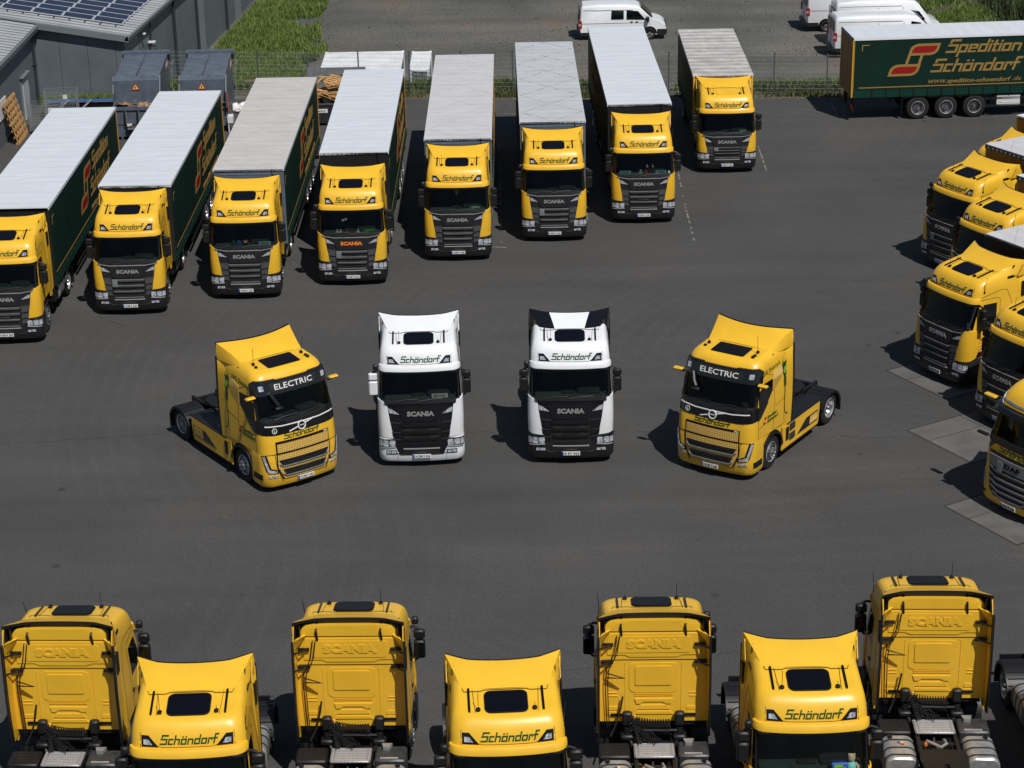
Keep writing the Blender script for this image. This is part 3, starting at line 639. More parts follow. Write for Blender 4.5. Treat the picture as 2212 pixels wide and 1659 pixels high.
def scania_proto(kind='R',paint='yellow',grille='grey',mirrorL=None,bumper='grey_plastic',deflside=None,closed_hatch=False,tanks=True,chass=True,adr=False):
    w=warper(kind); root=empty('truck')
    # cab body with a real windscreen opening
    b=MB(); zl=[1.3,1.6,1.92,1.99,2.78,2.95,3.06,3.17,3.27,3.35,3.41,3.445,3.462]; n=len(CAB.ring(2))
    def sk(i,j): return zl[i]==1.99 and (j<9 or j>=n-9)
    CAB.shell(b,zl,paint,skip=sk)
    # waist corners (painted), reaching down over the mask
    for sg in (-1,1):
        p=[(sg*.79,.95),(sg*1.30,.99),(sg*1.50,1.05),(sg*1.62,1.30),(sg*1.62,1.97),(sg*1.16,1.97),(sg*1.05,1.95),(sg*.95,1.86),(sg*.89,1.45)]
        b.skin(poly2([p if sg>0 else p[::-1]]),CAB.F,-.03,.028,paint)
    # side skirt below the door behind the wheel arch
    for sg in (-1,1):
        b.prism([(1.95,1.3),(1.98,1.05),(2.26,1.0),(2.26,1.3)],0,sg*1.17,sg*1.205,paint)
    body=b.build('cab_body',root,warp=w)
    # seams
    s=MB()
    for sg in (-1,1):
        S=CAB.S(sg)
        s.skin(poly2(strip([(.46,1.34),(.50,2.02)],.012)+strip([(1.42,1.34),(1.46,2.80),(1.36,2.88),(.62,2.90)],.012)),S,0,.004,'seam',du=0,dv=.2)
        s.skin(poly2(strip([(.70,2.98),(1.5,3.10),(1.72,3.08),(1.95,2.6),(2.05,1.9),(2.08,1.34)],.014)),S,0,.004,'seam',du=0,dv=.15)
        s.skin(poly2(strip([(.5,1.60),(1.42,1.60)],.01)),S,0,.004,'seam',du=0,dv=0)
        s.skin(poly2(strip([(sg*.93,2.97),(sg*.92,3.25)],.010)),CAB.F,0,.003,'seam')
        s.skin(poly2(strip([(sg*.62,.80),(sg*.66,1.47)],.008)),roofmap(),.0,.004,'seam',du=0,dv=0)
    s.skin(poly2(strip([(-.60,3.0),(-.50,2.975),(.50,2.975),(.60,3.0)],.010)),CAB.F,0,.003,'seam')
    s.skin(poly2(strip([(-.86,1.52),(-.83,1.42),(-.50,1.42),(-.42,1.455),(.42,1.455),(.50,1.42),(.83,1.42),(.86,1.52)],.012)),roofmap(),0,.006,'seam',du=0,dv=0)
    s.build('panel_gap',body,warp=w)
    # header lip
    b=MB(); L=CAB; rings=[]
    us=[-1.20+2.40*k/30 for k in range(31)]
    for u in us:
        ta=abs(u)/1.2; o=.12-.07*ta**4
        a=L.F(u,2.95,.0); c=L.F(u,2.955,o*.75); d=L.F(u,2.90,o); e=L.F(u,2.80,o*.93); f=L.F(u,2.79,o*.5); g=L.F(u,2.80,0)
        rings.append([a,c,d,e,f,g])
    b.loft(rings,paint,caps=True); lip=b.build('header_lip',root,warp=w)
    for sg in (-1,1): b=MB(); b.skin(poly2([rect(*sorted((sg*1.02,sg*.86)),2.775,2.80)]),CAB.F,.02,.115,'black_plastic'); b.build('bracket',lip,warp=w)
    b=MB(); b.skin(poly2([rect(-1.2,1.2,2.70,2.80)]),CAB.F,.0,.006,'black_plastic'); b.build('shade_strip',lip,warp=w)
    # windscreen
    b=MB(); b.skin(poly2([rect(-1.12,1.12,1.98,2.79)]),CAB.F,None,-.006,'windscreen_glass'); ws=b.build('windscreen',root,warp=w)
    b=MB(); fr=[]
    b.skin(poly2([rect(-1.16,1.16,1.97,2.01),rect(-1.16,-1.10,2.01,2.75),rect(1.10,1.16,2.01,2.75)]),CAB.F,-.01,.006,'black_plastic'); b.build('frame',ws,warp=w)
    interior(root,w)
    # side windows
    for sg in (-1,1):
        b=MB(); p=[(.56,2.02),(1.30,2.06),(1.32,2.72),(.78,2.74),(.56,2.3)]; b.skin(poly2([p]),CAB.S(sg),-.01,.006,'dark_glass',du=0,dv=.2); b.build('side_window',root,warp=w)
        b=MB(); b.skin(poly2([rect(1.30,1.42,1.72,1.76)]),CAB.S(sg),0,.03,'black_plastic'); b.build('door_handle',root,warp=w)
    # grille
    b=MB(); grille_bits(b,grille); g=b.build('grille',root,warp=w)
    b=MB(); b.skin(text2('SCANIA',.135,.78,bold=.05,u=0,v=1.64),CAB.F,.05,.062,'brand_silver'); PROTO_L=b.build('brand_lettering',g,warp=w)
    # bumper
    b=MB(); bc=Cab([(.20,.06,1.20,.30,0),(.28,.02,1.235,.30,0),(.45,.0,1.245,.30,0),(.62,.0,1.245,.30,0),(.93,.02,1.235,.30,0),(.98,.03,1.22,.28,0)],yb=.80)
    bc.shell(b,[.20,.28,.45,.62,.93,.98],bumper)
    BF=bc.F
    if bumper!='grey_plastic':
        b.skin(poly2([[(-.62,.42),(.62,.42),(.72,.62),(.80,.95),(-.80,.95),(-.72,.62)]]),BF,0,.012,'black_paint')
    b.skin(poly2([[(-.52,.47),(-.42,.435),(.42,.435),(.52,.47),(.55,.60),(-.55,.60)]]),BF,0,.016,'mesh_black'); b.skin(poly2([rect(-.12,.12,.50,.515)]),BF,.01,.03,'mid_plastic')
    b.skin(poly2(strip([(-1.0,.50),(-.72,.49),(-.6,.43),(.6,.43),(.72,.49),(1.0,.50)],.014)),BF,.0,.014,'mid_plastic')
    for sg in (-1,1): b.skin(poly2(strip([(sg*.70,.22),(sg*.70,.45)],.01)),BF,0,.004,'seam')
    bp=b.build('bumper',root,warp=w)
    for sg in (-1,1):
        b=MB(); p=[(sg*.72,.68),(sg*1.16,.62),(sg*1.30,.68),(sg*1.30,.88),(sg*.74,.92)]; b.skin(poly2([p if sg>0 else p[::-1]]),BF,0,.02,'lamp_dark')
        hl=b.build('headlight',root,warp=w); b=MB()
        for a,c in ((.755,.92),(.94,1.10)): b.skin(poly2([rrect(*sorted((sg*a,sg*c)),.69,.875,.03)]),BF,.02,.028,'lens')
        b.skin(poly2(strip([(sg*.74,.675),(sg*1.22,.635)],.03)),BF,.02,.03,'chrome'); b.skin(poly2([rect(*sorted((sg*1.12,sg*1.26)),.69,.86)]),BF,.02,.027,'lens'); b.build('lens',hl,warp=w)
        b=MB(); b.skin(poly2([rect(*sorted((sg*.72,sg*1.02)),.45,.57)]),BF,0,.016,'lamp_dark'); b.skin(poly2([rect(*sorted((sg*.74,sg*.86)),.47,.55),rect(*sorted((sg*.88,sg*1.0)),.47,.55)]),BF,.016,.024,'lens'); b.build('fog_light',root,warp=w)
        b=MB(); p=[(sg*.62,1.62),(sg*.90,1.66),(sg*.92,1.78),(sg*.84,1.76)]; b.skin(poly2([p if sg>0 else p[::-1]]),CAB.F,.0,.045,'lens'); b.build('corner_lamp',root,warp=w)
        # header marker lamp
        b=MB(); p=[(sg*.57,2.985),(sg*.90,2.995),(sg*.90,3.21),(sg*.76,3.205)]; b.skin(poly2([p if sg>0 else p[::-1]]),CAB.F,.0,.012,'lamp_dark'); q=[(sg*.69,3.03),(sg*.86,3.04),(sg*.86,3.135),(sg*.76,3.13)]
        mk=b.build('marker_lamp',root,warp=w); b=MB(); b.skin(poly2([q if sg>0 else q[::-1]]),CAB.F,.012,.020,'lens'); b.build('lens',mk,warp=w)
        mirror_o=mirror(root,sg,(mirrorL or 'black_plastic') if sg<0 else 'black_plastic')
        if w:
            for oo in [mirror_o]+list(mirror_o.children):
                for v in oo.data.vertices: v.co=w(v.co)
    # kerb mirror on the viewer's left
    b=MB(); b.tube([(-1.10,.60,2.86),(-1.20,.56,2.93),(-1.25,.52,2.93)],.018,'black_plastic'); b.cbox(-1.33,-1.18,.46,.58,2.80,2.97,'black_plastic',.03,axis=1); b.build('kerb_mirror',root,warp=w)
    # hatch, roof strips, beacons and aerials
    b=MB()
    hp=rrect(-.41,.41,.80,1.385,.11,4)
    if closed_hatch: b.skin(poly2([hp]),roofmap(),-.01,.02,paint,du=0,dv=0)
    else:
        b.skin(poly2([rrect(-.435,.435,.775,1.41,.13,4)]),roofmap(),-.01,.012,'black_plastic',du=0,dv=0); b.skin(poly2([hp]),roofmap(),.0,.03,'hatch_glass',du=0,dv=0)
    b.build('roof_hatch',root,warp=w)
    for sg in (-1,1):
        b=MB(); b.skin(poly2([rrect(sg*.735-.022,sg*.735+.022,.82,1.50,.02,2)]),roofmap(),-.005,.025,'lamp_dark',du=0,dv=0); b.build('roof_strip',root,warp=w)
    for sg,h in ((-1,.34),(1,.08)):
        b=MB(); z=3.478+.191*(.88-.786); b.cbox(sg*.56-.045,sg*.56+.045,.82,.93,z-.01,z+.05,'lamp_dark',.02); b.tube([(sg*.56,.88,z+.04),(sg*.56,.90,z+.04+h)],.006,'lamp_dark',5); b.build('antenna',root,warp=w)
    b=MB(); b.cbox(1.085,1.14,.75,.84,3.08,3.18,'lamp_dark',.02); b.tube([(1.12,.80,3.15),(1.16,.84,3.62)],.006,'lamp_dark',5); b.tube([(1.12,.80,3.15),(1.14,.74,3.45)],.005,'lamp_dark',5); b.build('antenna',root,warp=w)
    b=MB(); deflector(b,paint,deflside); b.build('roof_deflector',root,warp=w)
    for sg in (-1,1):
        b=MB(); pc=deflside or paint
        side_fin(b,sg,CAB,pc,1.15,3.52)
        b.build('side_deflector',root,warp=w)
    rear_wall(root,paint,w)
    # lower cab: steps, arches
    b=MB()
    for sg in (-1,1):
        x0,x1=sorted((sg*.80,sg*1.18)); b.box(x0,x1,.55,.86,.35,1.3,'black_plastic')
        for z in (.45,.72,1.0): b.box(*sorted((sg*1.1,sg*1.2)),.58,.84,z,z+.03,'mid_plastic')
        A=[(1.4+.60*math.cos(R(a)),.51+.60*math.sin(R(a))) for a in range(5,176,10)]
        b.loft([[(sg*.85,p,q),(sg*1.22,p,q),(sg*1.22,1.4+(p-1.4)*.91,.51+(q-.51)*.91)] for p,q in A],'black_plastic',closed=False)
    b.box(-1.1,1.1,.75,2.26,1.18,1.31,'black_plastic')
    b.build('wheel_arch',root,warp=w)
    for sg in (-1,1): wheel(root,sg*1.16,1.4,sg)
    if chass: chassis(root,tanks=tanks)
    if adr:
        b=MB(); b.skin(poly2([rect(-.55,-.37,1.10,1.36)]),CAB.F,.06,.075,'galv'); b.build('folding_plate',root,warp=w)
    return root
def plate(parent,txt,pos=(0,-.03,.39),kind='R',W_=.52,H_=.11,fun=None):
    b=MB(); x,y,z=pos; f=fun or (lambda u,v,w:(u+x,y-w,v+z))
    b.skin(poly2([rect(-W_/2,W_/2,-H_/2,H_/2)]),f,-.01,.010,'plate_white',du=0,dv=0); b.skin(poly2([rect(-W_/2,-W_/2+.045,-H_/2,H_/2)]),f,.010,.013,'plate_blue',du=0,dv=0)
    b.skin(text2(txt,.076,W_-.10,bold=.012,u=.022,v=0),f,.010,.014,'ink',du=0,dv=0)
    return b.build('license_plate',parent)
def header_logo(parent,kind,color='logo_green'):
    b=MB(); b.skin(poly2(logo_centered('Sch\u00f6ndorf',0.02,3.03,.118,1.14,.30)),CAB.F,0,.006,color); return b.build('company_lettering',parent,warp=warper(kind))
def make_scania(key,x,y,th,label,group,platetxt,logo=True,small=None,brand=None,extra=None,cat='truck',**kw):
    k=(key,)+tuple(sorted(kw.items()))
    if k not in PROTO:
        r=PROTO[k]=scania_proto(kind=key,**kw); USED[k]=list(r.children)
    else:
        r=PROTO[k].copy(); COL.objects.link(r)
        for ch in USED[k]: clone_t(ch,r)
    r.location=(x,y,0); r.rotation_euler=(0,0,th)
    tag(r,label,cat,group)
    w=warper(key)
    if logo: header_logo(r,key)
    if platetxt: plate(r,platetxt)
    bl=[c for c in r.children_recursive if c.name.startswith('brand_lettering')]
    if brand and bl: bl[0].data=bl[0].data.copy(); bl[0].data.materials[0]=M[brand]
    if small:   # small model / SUPER lettering
        b=MB()
        for t,u,v,h,wd in small: b.skin(text2(t,h,wd,bold=.02,u=u,v=v),CAB.F,.045,.055,'mid_plastic')
        b.build('badge_lettering',r,warp=w)
    return r
USED={}
def clone_t(o,parent):
    c=o.copy(); COL.objects.link(c); c.parent=parent
    for ch in list(o.children): clone_t(ch,c)
    return c
def world(root,p): return root.matrix_basis@Vector(p)
def name_plate(root,u,txt,bg,fg,label,kind='R',wd=.36,z=1.99,y=.36):
    """driver's name board lying on the dashboard behind the windscreen"""
    w=warper(kind); z2=w((0,0,z))[2] if w else z
    e=MB(); f=lambda a,b_,c:(a,-c*.9+b_*.25,b_+c*.2)
    e.skin(poly2([rect(-wd/2,wd/2,0,.12)]),f,-.008,0,bg,du=0,dv=0)
    if bg in('label_white','plate_teal') : e.skin(poly2([rect(-wd/2,-wd/2+.035,0,.12)]),f,0,.003,'plate_blue',du=0,dv=0)
    e.skin(text2(txt,.07,wd*.66,bold=.02,u=.01,v=.06),f,0,.004,fg,du=0,dv=0)
    o=e.build('name_plate'); p=world(root,(u,y-.12,z2)); o.location=p; o.rotation_euler=root.rotation_euler
    tag(o,label,'name plate'); return o
def toy(root,u,body,head,label,kind='R',s=1.0,y=.30,z=1.98):
    w=warper(kind); z2=w((0,0,z))[2] if w else z
    b=MB(); 
    b.lathe([(.001,0),(.055*s,.01),(.07*s,.05*s),(.06*s,.10*s),(.035*s,.14*s),(.02*s,.15*s)],(0,0,0),'z',body,12)
    b.lathe([(.015*s,.14*s),(.045*s,.16*s),(.052*s,.20*s),(.035*s,.24*s),(.001,.25*s)],(0,0,0),'z',head,12)
    for sg in (-1,1):
        b.tube([(sg*.05*s,0,.11*s),(sg*.09*s,-.02*s,.07*s),(sg*.085*s,-.04*s,.04*s)],[.022*s,.02*s,.018*s],head,7)
        b.tube([(sg*.03*s,-.02*s,.02*s),(sg*.05*s,-.09*s,.02*s),(sg*.055*s,-.10*s,.035*s)],[.025*s,.022*s,.02*s],head,7)
        b.lathe([(.001,.225*s),(.016*s,.235*s),(.012*s,.255*s),(.001,.26*s)],(sg*.035*s,0,0),'z',head,7)
    o=b.build('toy_figure'); o.location=world(root,(u,y-.1,z2)); o.rotation_euler=root.rotation_euler; tag(o,label,'toy'); return o
# ---------------------------------------------------------------- semi-trailer (front at y=0, body runs back)
def side_logo(b,fun,start):
    """haulier emblem and lettering on a curtain; fun maps (u along reading direction, z)"""
    def sh(p,z0=2.55,k=.30): return [(start+a+k*(c-z0),c) for a,c in p]
    def lens(u0,u1,z0,z1,r):  # rounded upper-left and lower-right
        pts=[]
        for i in range(7): t=R(180-90*i/6); pts.append((u0+r+r*math.cos(t),z1-r*.7+r*.7*math.sin(t)))
        pts.append((u1,z1))
        for i in range(7): t=R(0-90*i/6); pts.append((u1-r+r*math.cos(t),z0+r*.7+r*.7*math.sin(t)))
        pts.append((u0,z0)); return pts
    for (u0,u1,z0,z1) in ((.62,1.95,2.98,3.52),(0,1.35,2.05,2.59)):
        b.skin(poly2([sh(lens(u0,u1,z0,z1,.36))[::-1]]),fun,0,.006,'logo_gold',du=0,dv=0)
        b.skin(poly2([sh(lens(u0+.13,u1-.12,z0+.12,z1-.11,.28))[::-1]]),fun,.006,.011,'logo_red',du=0,dv=0)
    for u in (.62,1.20): b.skin(poly2([sh([(u,2.59),(u+.13,2.59),(u+.13,2.98),(u,2.98)])]),fun,0,.006,'logo_gold',du=0,dv=0)
    for txt,u,v,sx in (('Spedition',start+2.45,3.05,.91),('Sch\u00f6ndorf',start+1.80,2.18,.94)):
        rs,_=logo_text(txt,u,v,.385,.40,sx,.16); b.skin(poly2(rs),fun,0,.006,'logo_gold',du=0,dv=0)
    b.skin(text2('www.',.17,.85,u=start+1.75,v=1.75,shear=.25,align='LEFT'),fun,0,.006,'logo_gold',du=0,dv=0)
    b.skin(text2('spedition-schoendorf',.26,2.95,bold=.02,u=start+2.62,v=1.74,shear=.25,align='LEFT'),fun,0,.006,'logo_gold',du=0,dv=0)
    b.skin(text2('.de',.20,.42,u=start+5.62,v=1.79,shear=.25,align='LEFT'),fun,0,.006,'logo_gold',du=0,dv=0)
def box_body(root,L,H,roof,front,z0=1.12,side='tarp_green',logo=(1.3,1.3),rearcol='yellow_box',name='cargo_body',eyelets=False):
    b=MB(); hw=1.275
    # curtain sides slightly bellied, one wall at each side
    for sg in (-1,1):
        g=[]; n=27
        for i in range(n+1):
            y=.06+(L-.12)*i/n; row=[]
            for j in range(6):
                z=z0+.28+(H-.12-z0-.28)*j/5; row.append((sg*(hw-.012+.012*math.sin(i*2.3)*math.sin(math.pi*j/5)),y,z))
            g.append(row)
        b.loft([[g[i][j] for i in range(n+1)] for j in range(6)],side,closed=False)
    b.box(-hw+.03,hw-.03,.02,L-.02,z0,z0+.12,'black_plastic')
    o=b.build('curtain_side' if side=='tarp_green' else 'side_wall',root)
    # side rave with clips
    b=MB()
    for sg in (-1,1):
        x0,x1=sorted((sg*(hw-.03),sg*(hw+.0))); b.box(x0,x1,.05,L-.05,z0-.02,z0+.28,'rave_green' if side=='tarp_green' else side)
        for z in (z0+.06,z0+.15,z0+.24): b.box(*sorted((sg*hw,sg*(hw+.012))),.05,L-.05,z-.012,z+.012,'rave_green' if side=='tarp_green' else side)
        k=.5
        while k<L-.3 and side=='tarp_green': b.box(*sorted((sg*hw,sg*(hw+.03))),k-.03,k+.03,z0-.0,z0+.33,'black_plastic'); k+=.64
    b.build('side_rave',root)
    # front and rear walls
    b=MB(); b.cbox(-hw,hw,0,.06,z0,H-.02,front,.015); 
    if front=='front_grey': b.box(-1.02,1.05,-.012,0,H-.22,H-.19,'galv'); b.box(-1.02,1.05,-.012,0,H-.36,H-.34,'galv')
    if front=='yellow_box':
        for x in (-.02,): b.box(x-.02,x+.02,-.014,0,z0,H-.1,'yellow')
        for x in (-1.24,1.24): b.box(x-.03,x+.03,-.01,0,z0,H-.05,'yellow')
    b.build('front_wall',root)
    b=MB(); b.cbox(-hw,hw,L-.06,L,z0,H-.02,rearcol,.015)
    for x in (-hw+.035,hw-.035): b.box(x-.035,x+.035,L,L+.03,z0,H-.03,'yellow')
    b.box(-.02,.02,L,L+.012,z0,H-.1,rearcol); b.box(-hw,hw,L,L+.04,H-.10,H-.03,'lamp_dark')
    for x in (-.8,-.35,.35,.8): b.tube([(x,L+.04,z0+.05),(x,L+.04,H-.15)],.018,'galv',6)
    b.build('rear_door',root)
    # roof tarpaulin with soft sag between the hoops
    b=MB(); nx,ny=8,max(12,int(L/.325)); G=[]; rn=random.Random(int(L*10))
    for i in range(ny+1):
        y=L*i/ny; row=[]
        for j in range(nx+1):
            x=-hw-.01+(2*hw+.02)*j/nx; e=min(1,min(j,nx-j)/1.5)*min(1,min(i,ny-i)/1.); row.append((x,y,H-.0+(.0 if e==0 else (.018*(-1)**i+.01*rn.uniform(-1,1)))*e))
        G.append(row)
    b.loft(G,roof,closed=False)
    A=[G[0][j] for j in range(nx+1)]+[G[i][nx] for i in range(1,ny+1)]+[G[ny][j] for j in range(nx-1,-1,-1)]+[G[i][0] for i in range(ny-1,0,-1)]
    b.loft([A,[(x*1.004,y,z-.10) for x,y,z in A]],'white_paint')
    b.build('roof_tarpaulin',root,smooth=60)
    if eyelets:
        b=MB(); b.box(-hw-.012,hw+.012,-.03,0,H-.16,H-.01,'galv_dark'); 
        for k in range(11): x=-1.1+.22*k; b.box(x-.03,x+.03,-.045,-.03,H-.13,H-.07,'chrome')
        b.build('roof_rail',root)
    else:
        b=MB(); b.box(-hw-.006,hw+.006,-.012,0,H-.12,H-.10,'lamp_dark'); b.tube([(.85,-.03,H-.02),(.87,-.05,H-.25),(.88,-.03,H-.5)],.01,'lamp_dark',5); b.build('roof_cord',root)
    if logo:
        b=MB()
        side_logo(b,lambda u,v,w:(hw+w,u,v),logo[0]); b.build('side_lettering',root)
        b=MB(); side_logo(b,lambda u,v,w:(-hw-w,L-u,v),logo[1]); b.build('side_lettering',root)
        b=MB()
        for sg,ff in ((1,lambda u,v,w:(hw+w,u,v)),(-1,lambda u,v,w:(-hw-w,L-u,v))):
            b.skin(poly2([rect(.3,L-.2,z0+.42,z0+.465),rect(.38,.72,3.50,3.54),rect(.38,.42,3.25,3.50)]),ff,0,.005,'logo_gold',du=0,dv=0)
        b.build('reflective_tape',root)
def trailer_proto(H,roof,front,L=13.6,ov=3.15,logo=(1.3,1.35),panel=True):
    root=empty('semi_trailer'); box_body(root,L,H,roof,front,logo=logo)
    b=MB()
    for sg in (-1,1): b.box(sg*.5-.05,sg*.5+.05,.6,L-.2,.85,1.12,'black_plastic')
    for k in range(9): b.box(-1.2,1.2,1+k*1.45,1.08+k*1.45,1.0,1.12,'black_plastic')
    for sg in (-1,1):
        b.box(*sorted((sg*1.15,sg*1.2)),4.2,8.0,.80,.92,'black_plastic'); b.box(*sorted((sg*1.15,sg*1.2)),4.2,8.0,.45,.57,'black_plastic')
        b.box(sg*.65-.05,sg*.65+.05,2.6,2.75,.1,1.0,'grey_plastic'); b.box(sg*.65-.13,sg*.65+.13,2.5,2.85,.04,.1,'grey_plastic')
    b.box(-1.2,1.2,L-.15,L-.05,.45,.60,'black_plastic')
    for sg in (-1,1): b.box(sg*.7-.06,sg*.7+.06,L-.25,L-.1,.5,1.1,'black_plastic')
    b.build('trailer_frame',root)
    for sg in (-1,1):
        b=MB(); b.box(sg*1.0-.2,sg*1.0+.2,L-.05,L-.02,.62,.76,'red_lens'); b.build('tail_lamp',root)
        b=MB(); b.box(*sorted((sg*.78,sg*1.24)),L-ov-2.62-.75,L-ov+.75,1.02,1.08,'black_plastic'); b.box(*sorted((sg*.80,sg*1.22)),L-ov+.72,L-ov+.74,.25,1.02,'black_plastic'); b.box(*sorted((sg*.80,sg*1.22)),L-ov-2.62-.74,L-ov-2.62-.72,.55,1.02,'black_plastic'); b.build('mudguard',root)
        for k in range(3): wheel(root,sg*1.24,L-ov-1.31*k,sg,r=.53,w=.38,front=False)
    if panel:
        b=MB(); b.cbox(-1.20,-1.14,5.75,6.85,.50,1.0,'label_white',.02,axis=0); b.box(-1.21,-1.2,5.85,6.7,.66,.68,'plate_white'); b.skin(poly2([[(6.62,.66),(6.74,.66),(6.68,.76)]]),lambda u,v,w:(-1.2-w,u,v),0,.012,'warn_yellow',du=0,dv=0); b.build('locker_door',root)
    return root
TP={}
def make_trailer(x,y,th,label,group,H=4.0,roof='tarp_new',front='front_black',L=13.6,logo=(5.4,1.75),ov=3.15):
    k=(H,roof,front,round(L,2),logo,ov)
    if k not in TP: r=TP[k]=trailer_proto(H,roof,front,L,ov,logo)
    else: r=clone_t(TP[k],None)
    r.location=(x,y,0); r.rotation_euler=(0,0,th); return tag(r,label,'semi-trailer',group)
# ---------------------------------------------------------------- electric tractor
VROWS=[(.22,.05,1.22,.34,0),(.35,.0,1.245,.34,0),(.9,.0,1.245,.34,0),(1.3,.01,1.24,.34,0),(1.7,.04,1.235,.34,0),(2.1,.11,1.225,.33,0),(2.2,.14,1.22,.33,0),(2.5,.235,1.205,.32,0),(2.92,.37,1.18,.31,0),(3.1,.42,1.165,.31,0),(3.25,.47,1.14,.32,.01),(3.34,.52,1.11,.33,.03),(3.41,.585,1.06,.34,.05),(3.46,.67,1.0,.34,.07),(3.485,.76,.94,.34,.08)]
VC=Cab(VROWS,bow=.13,yb=2.3)
def vroof(u,v,w): return (u,v,3.485+.08*(v-.76)+w)
def volvo(x,y,th,label,group,num,near):
    root=empty('electric_truck',x,y,th); P='yellow'; C=VC; F=C.F
    global CAB; keep=CAB; CAB=C
    b=MB(); zl=[1.2,1.3,1.7,2.1,2.2,2.92,3.1,3.25,3.34,3.41,3.46,3.485]; n=len(C.ring(2))
    C.shell(b,zl,P,skip=lambda i,j: zl[i]==2.2 and (j<9 or j>=n-9)); 
    for sg in (-1,1): b.prism([(1.95,1.2),(1.98,1.0),(2.28,.95),(2.28,1.25)],0,sg*1.19,sg*1.22,P)
    body=b.build('cab_body',root)
    s=MB()
    for sg in (-1,1):
        S=C.S(sg); s.skin(poly2(strip([(.50,1.22),(.50,2.2),(.60,2.9),(1.0,3.05),(1.42,2.88),(1.47,1.95),(1.40,1.5),(1.36,1.22)],.013)+strip([(.48,1.55),(1.5,1.60)],.010)+strip([(1.55,1.9),(2.1,2.0)],.01)+strip([(2.05,1.25),(2.05,3.3)],.012)),S,0,.004,'seam',du=0,dv=.2)
    s.build('panel_gap',body)
    # lower front and bumper
    b=MB(); LC=Cab([(.20,.06,1.2,.32,0),(.30,.01,1.25,.34,0),(.60,-.01,1.26,.34,0),(.95,.0,1.255,.34,0),(1.2,.01,1.245,.34,0),(1.24,.02,1.235,.34,0)],bow=.13,yb=.86)
    LC.shell(b,[.20,.30,.60,.95,1.2,1.24],P); LF=LC.F; bump=b.build('bumper',root)
    b=MB()
    b.skin(poly2([[(-.70,.42),(.70,.42),(.86,.80),(.86,1.20),(-.86,1.20),(-.86,.80)]]),LF,0,.012,'lamp_dark')
    b.skin(poly2([[(-.66,.44),(.66,.44),(.83,.80),(.83,1.17),(-.83,1.17),(-.83,.80)]]),LF,.01,.03,'mesh_yellow')
    b.skin(poly2([rect(-.86,.86,1.20,1.56)]),F,0,.018,'lamp_dark'); b.skin(poly2([rect(-.82,.82,1.24,1.49)]),F,.01,.036,'mesh_yellow')
    for z,hw in ((.93,.80),(.64,.70)):
        b.skin(poly2([[(-hw+.10,z-.085),(hw-.10,z-.085),(hw,z+.085),(-hw,z+.085)]]),LF,.02,.05,'mesh_black')
        for dz in (-.05,0,.05): b.skin(poly2([rect(-hw+.1,hw-.1,z+dz-.008,z+dz+.008)]),LF,.05,.062,'grey_plastic')
        b.skin(poly2(strip([(-hw,z-.02),(-hw+.11,z-.10),(hw-.11,z-.10),(hw,z-.02)],.022)),LF,.03,.068,'alu')
    g=b.build('grille',root)
    b=MB(); b.skin(text2('FH',.05,.12,bold=.02,u=.76,v=1.525),F,.018,.024,'plate_white',du=0,dv=0); b.build('badge_lettering',g)
    b=MB(); b.skin(poly2(strip([(-1.18,1.205),(1.18,1.205)],.014)),F,0,.008,'seam'); 
    for sg in (-1,1): b.skin(poly2(strip([(sg*.90,1.19),(sg*.86,.78),(sg*.70,.34)],.014)),LF,0,.012,'seam')
    b.build('panel_gap',bump)
    b=MB(); b.skin(poly2(logo_centered('Sch\u00f6ndorf',-.02,1.60,.11,1.15,.30)),F,0,.007,'logo_green'); b.build('company_lettering',root)
    # black band with bar and round badge
    b=MB(); b.skin(poly2([[(-1.50,1.86),(-1.2,1.80),(-.8,1.76),(.8,1.76),(1.2,1.80),(1.50,1.86),(1.50,2.2),(-1.50,2.2)]]),F,0,.014,'black_paint'); bb=b.build('front_band',root)
    b=MB(); b.skin(poly2(strip([(-1.10,2.05),(-.6,2.0),(.6,2.0),(1.10,2.05)],.028)),F,.014,.026,'plate_white'); b.skin(poly2(strip([(-.40,1.80),(.42,2.01)],.024)),F,.014,.03,'plate_white')
    ring=[(.115*math.cos(R(a)),1.90+.115*math.sin(R(a))) for a in range(0,361,20)]; b.skin(poly2(strip(ring,.026)),F,.02,.045,'plate_white'); b.skin(poly2([[(.09*math.cos(R(a)),1.90+.09*math.sin(R(a))) for a in range(0,360,20)]]),F,.01,.036,'black_paint'); b.skin(text2('VOLVO',.035,.15,bold=.03,u=0,v=1.90),F,.036,.042,'plate_white',du=0,dv=0)
    ring=[(-.84+.07*math.cos(R(a)),1.89+.07*math.sin(R(a))) for a in range(0,361,20)]; b.skin(poly2(strip(ring,.016)),F,.014,.02,'plate_white'); b.skin(poly2([[(-.84+.058*math.cos(R(a)),1.89+.058*math.sin(R(a))) for a in range(0,360,20)]]),F,.01,.018,'logo_green'); b.skin(text2('L',.06,None,bold=.02,u=-.84,v=1.89),F,.018,.023,'plate_white',du=0,dv=0)
    b.build('badge',bb)
    # windscreen and header
    b=MB(); b.skin(poly2([rect(-1.26,1.26,2.19,2.93)]),F,None,-.006,'windscreen_glass'); ws=b.build('windscreen',root)
    b=MB(); b.skin(poly2([rect(-1.28,1.28,2.18,2.23),rect(-1.28,-1.2,2.23,2.9),rect(1.2,1.28,2.23,2.9)]),F,-.01,.005,'black_plastic')
    for u in (-.8,.0): b.tube([F(u,2.2,.05),F(u+.3,2.25,.05),F(u+.7,2.27,.05)],.013,'black_plastic',5)
    b.build('frame',ws)
    b=MB(); b.skin(poly2([[(-1.32,2.88),(1.32,2.88),(1.30,3.20),(1.15,3.285),(.55,3.285),(.50,3.26),(-.50,3.26),(-.55,3.285),(-1.15,3.285),(-1.30,3.20)]]),F,-.01,.05,'black_paint',dv=.06); hd=b.build('header_panel',root)
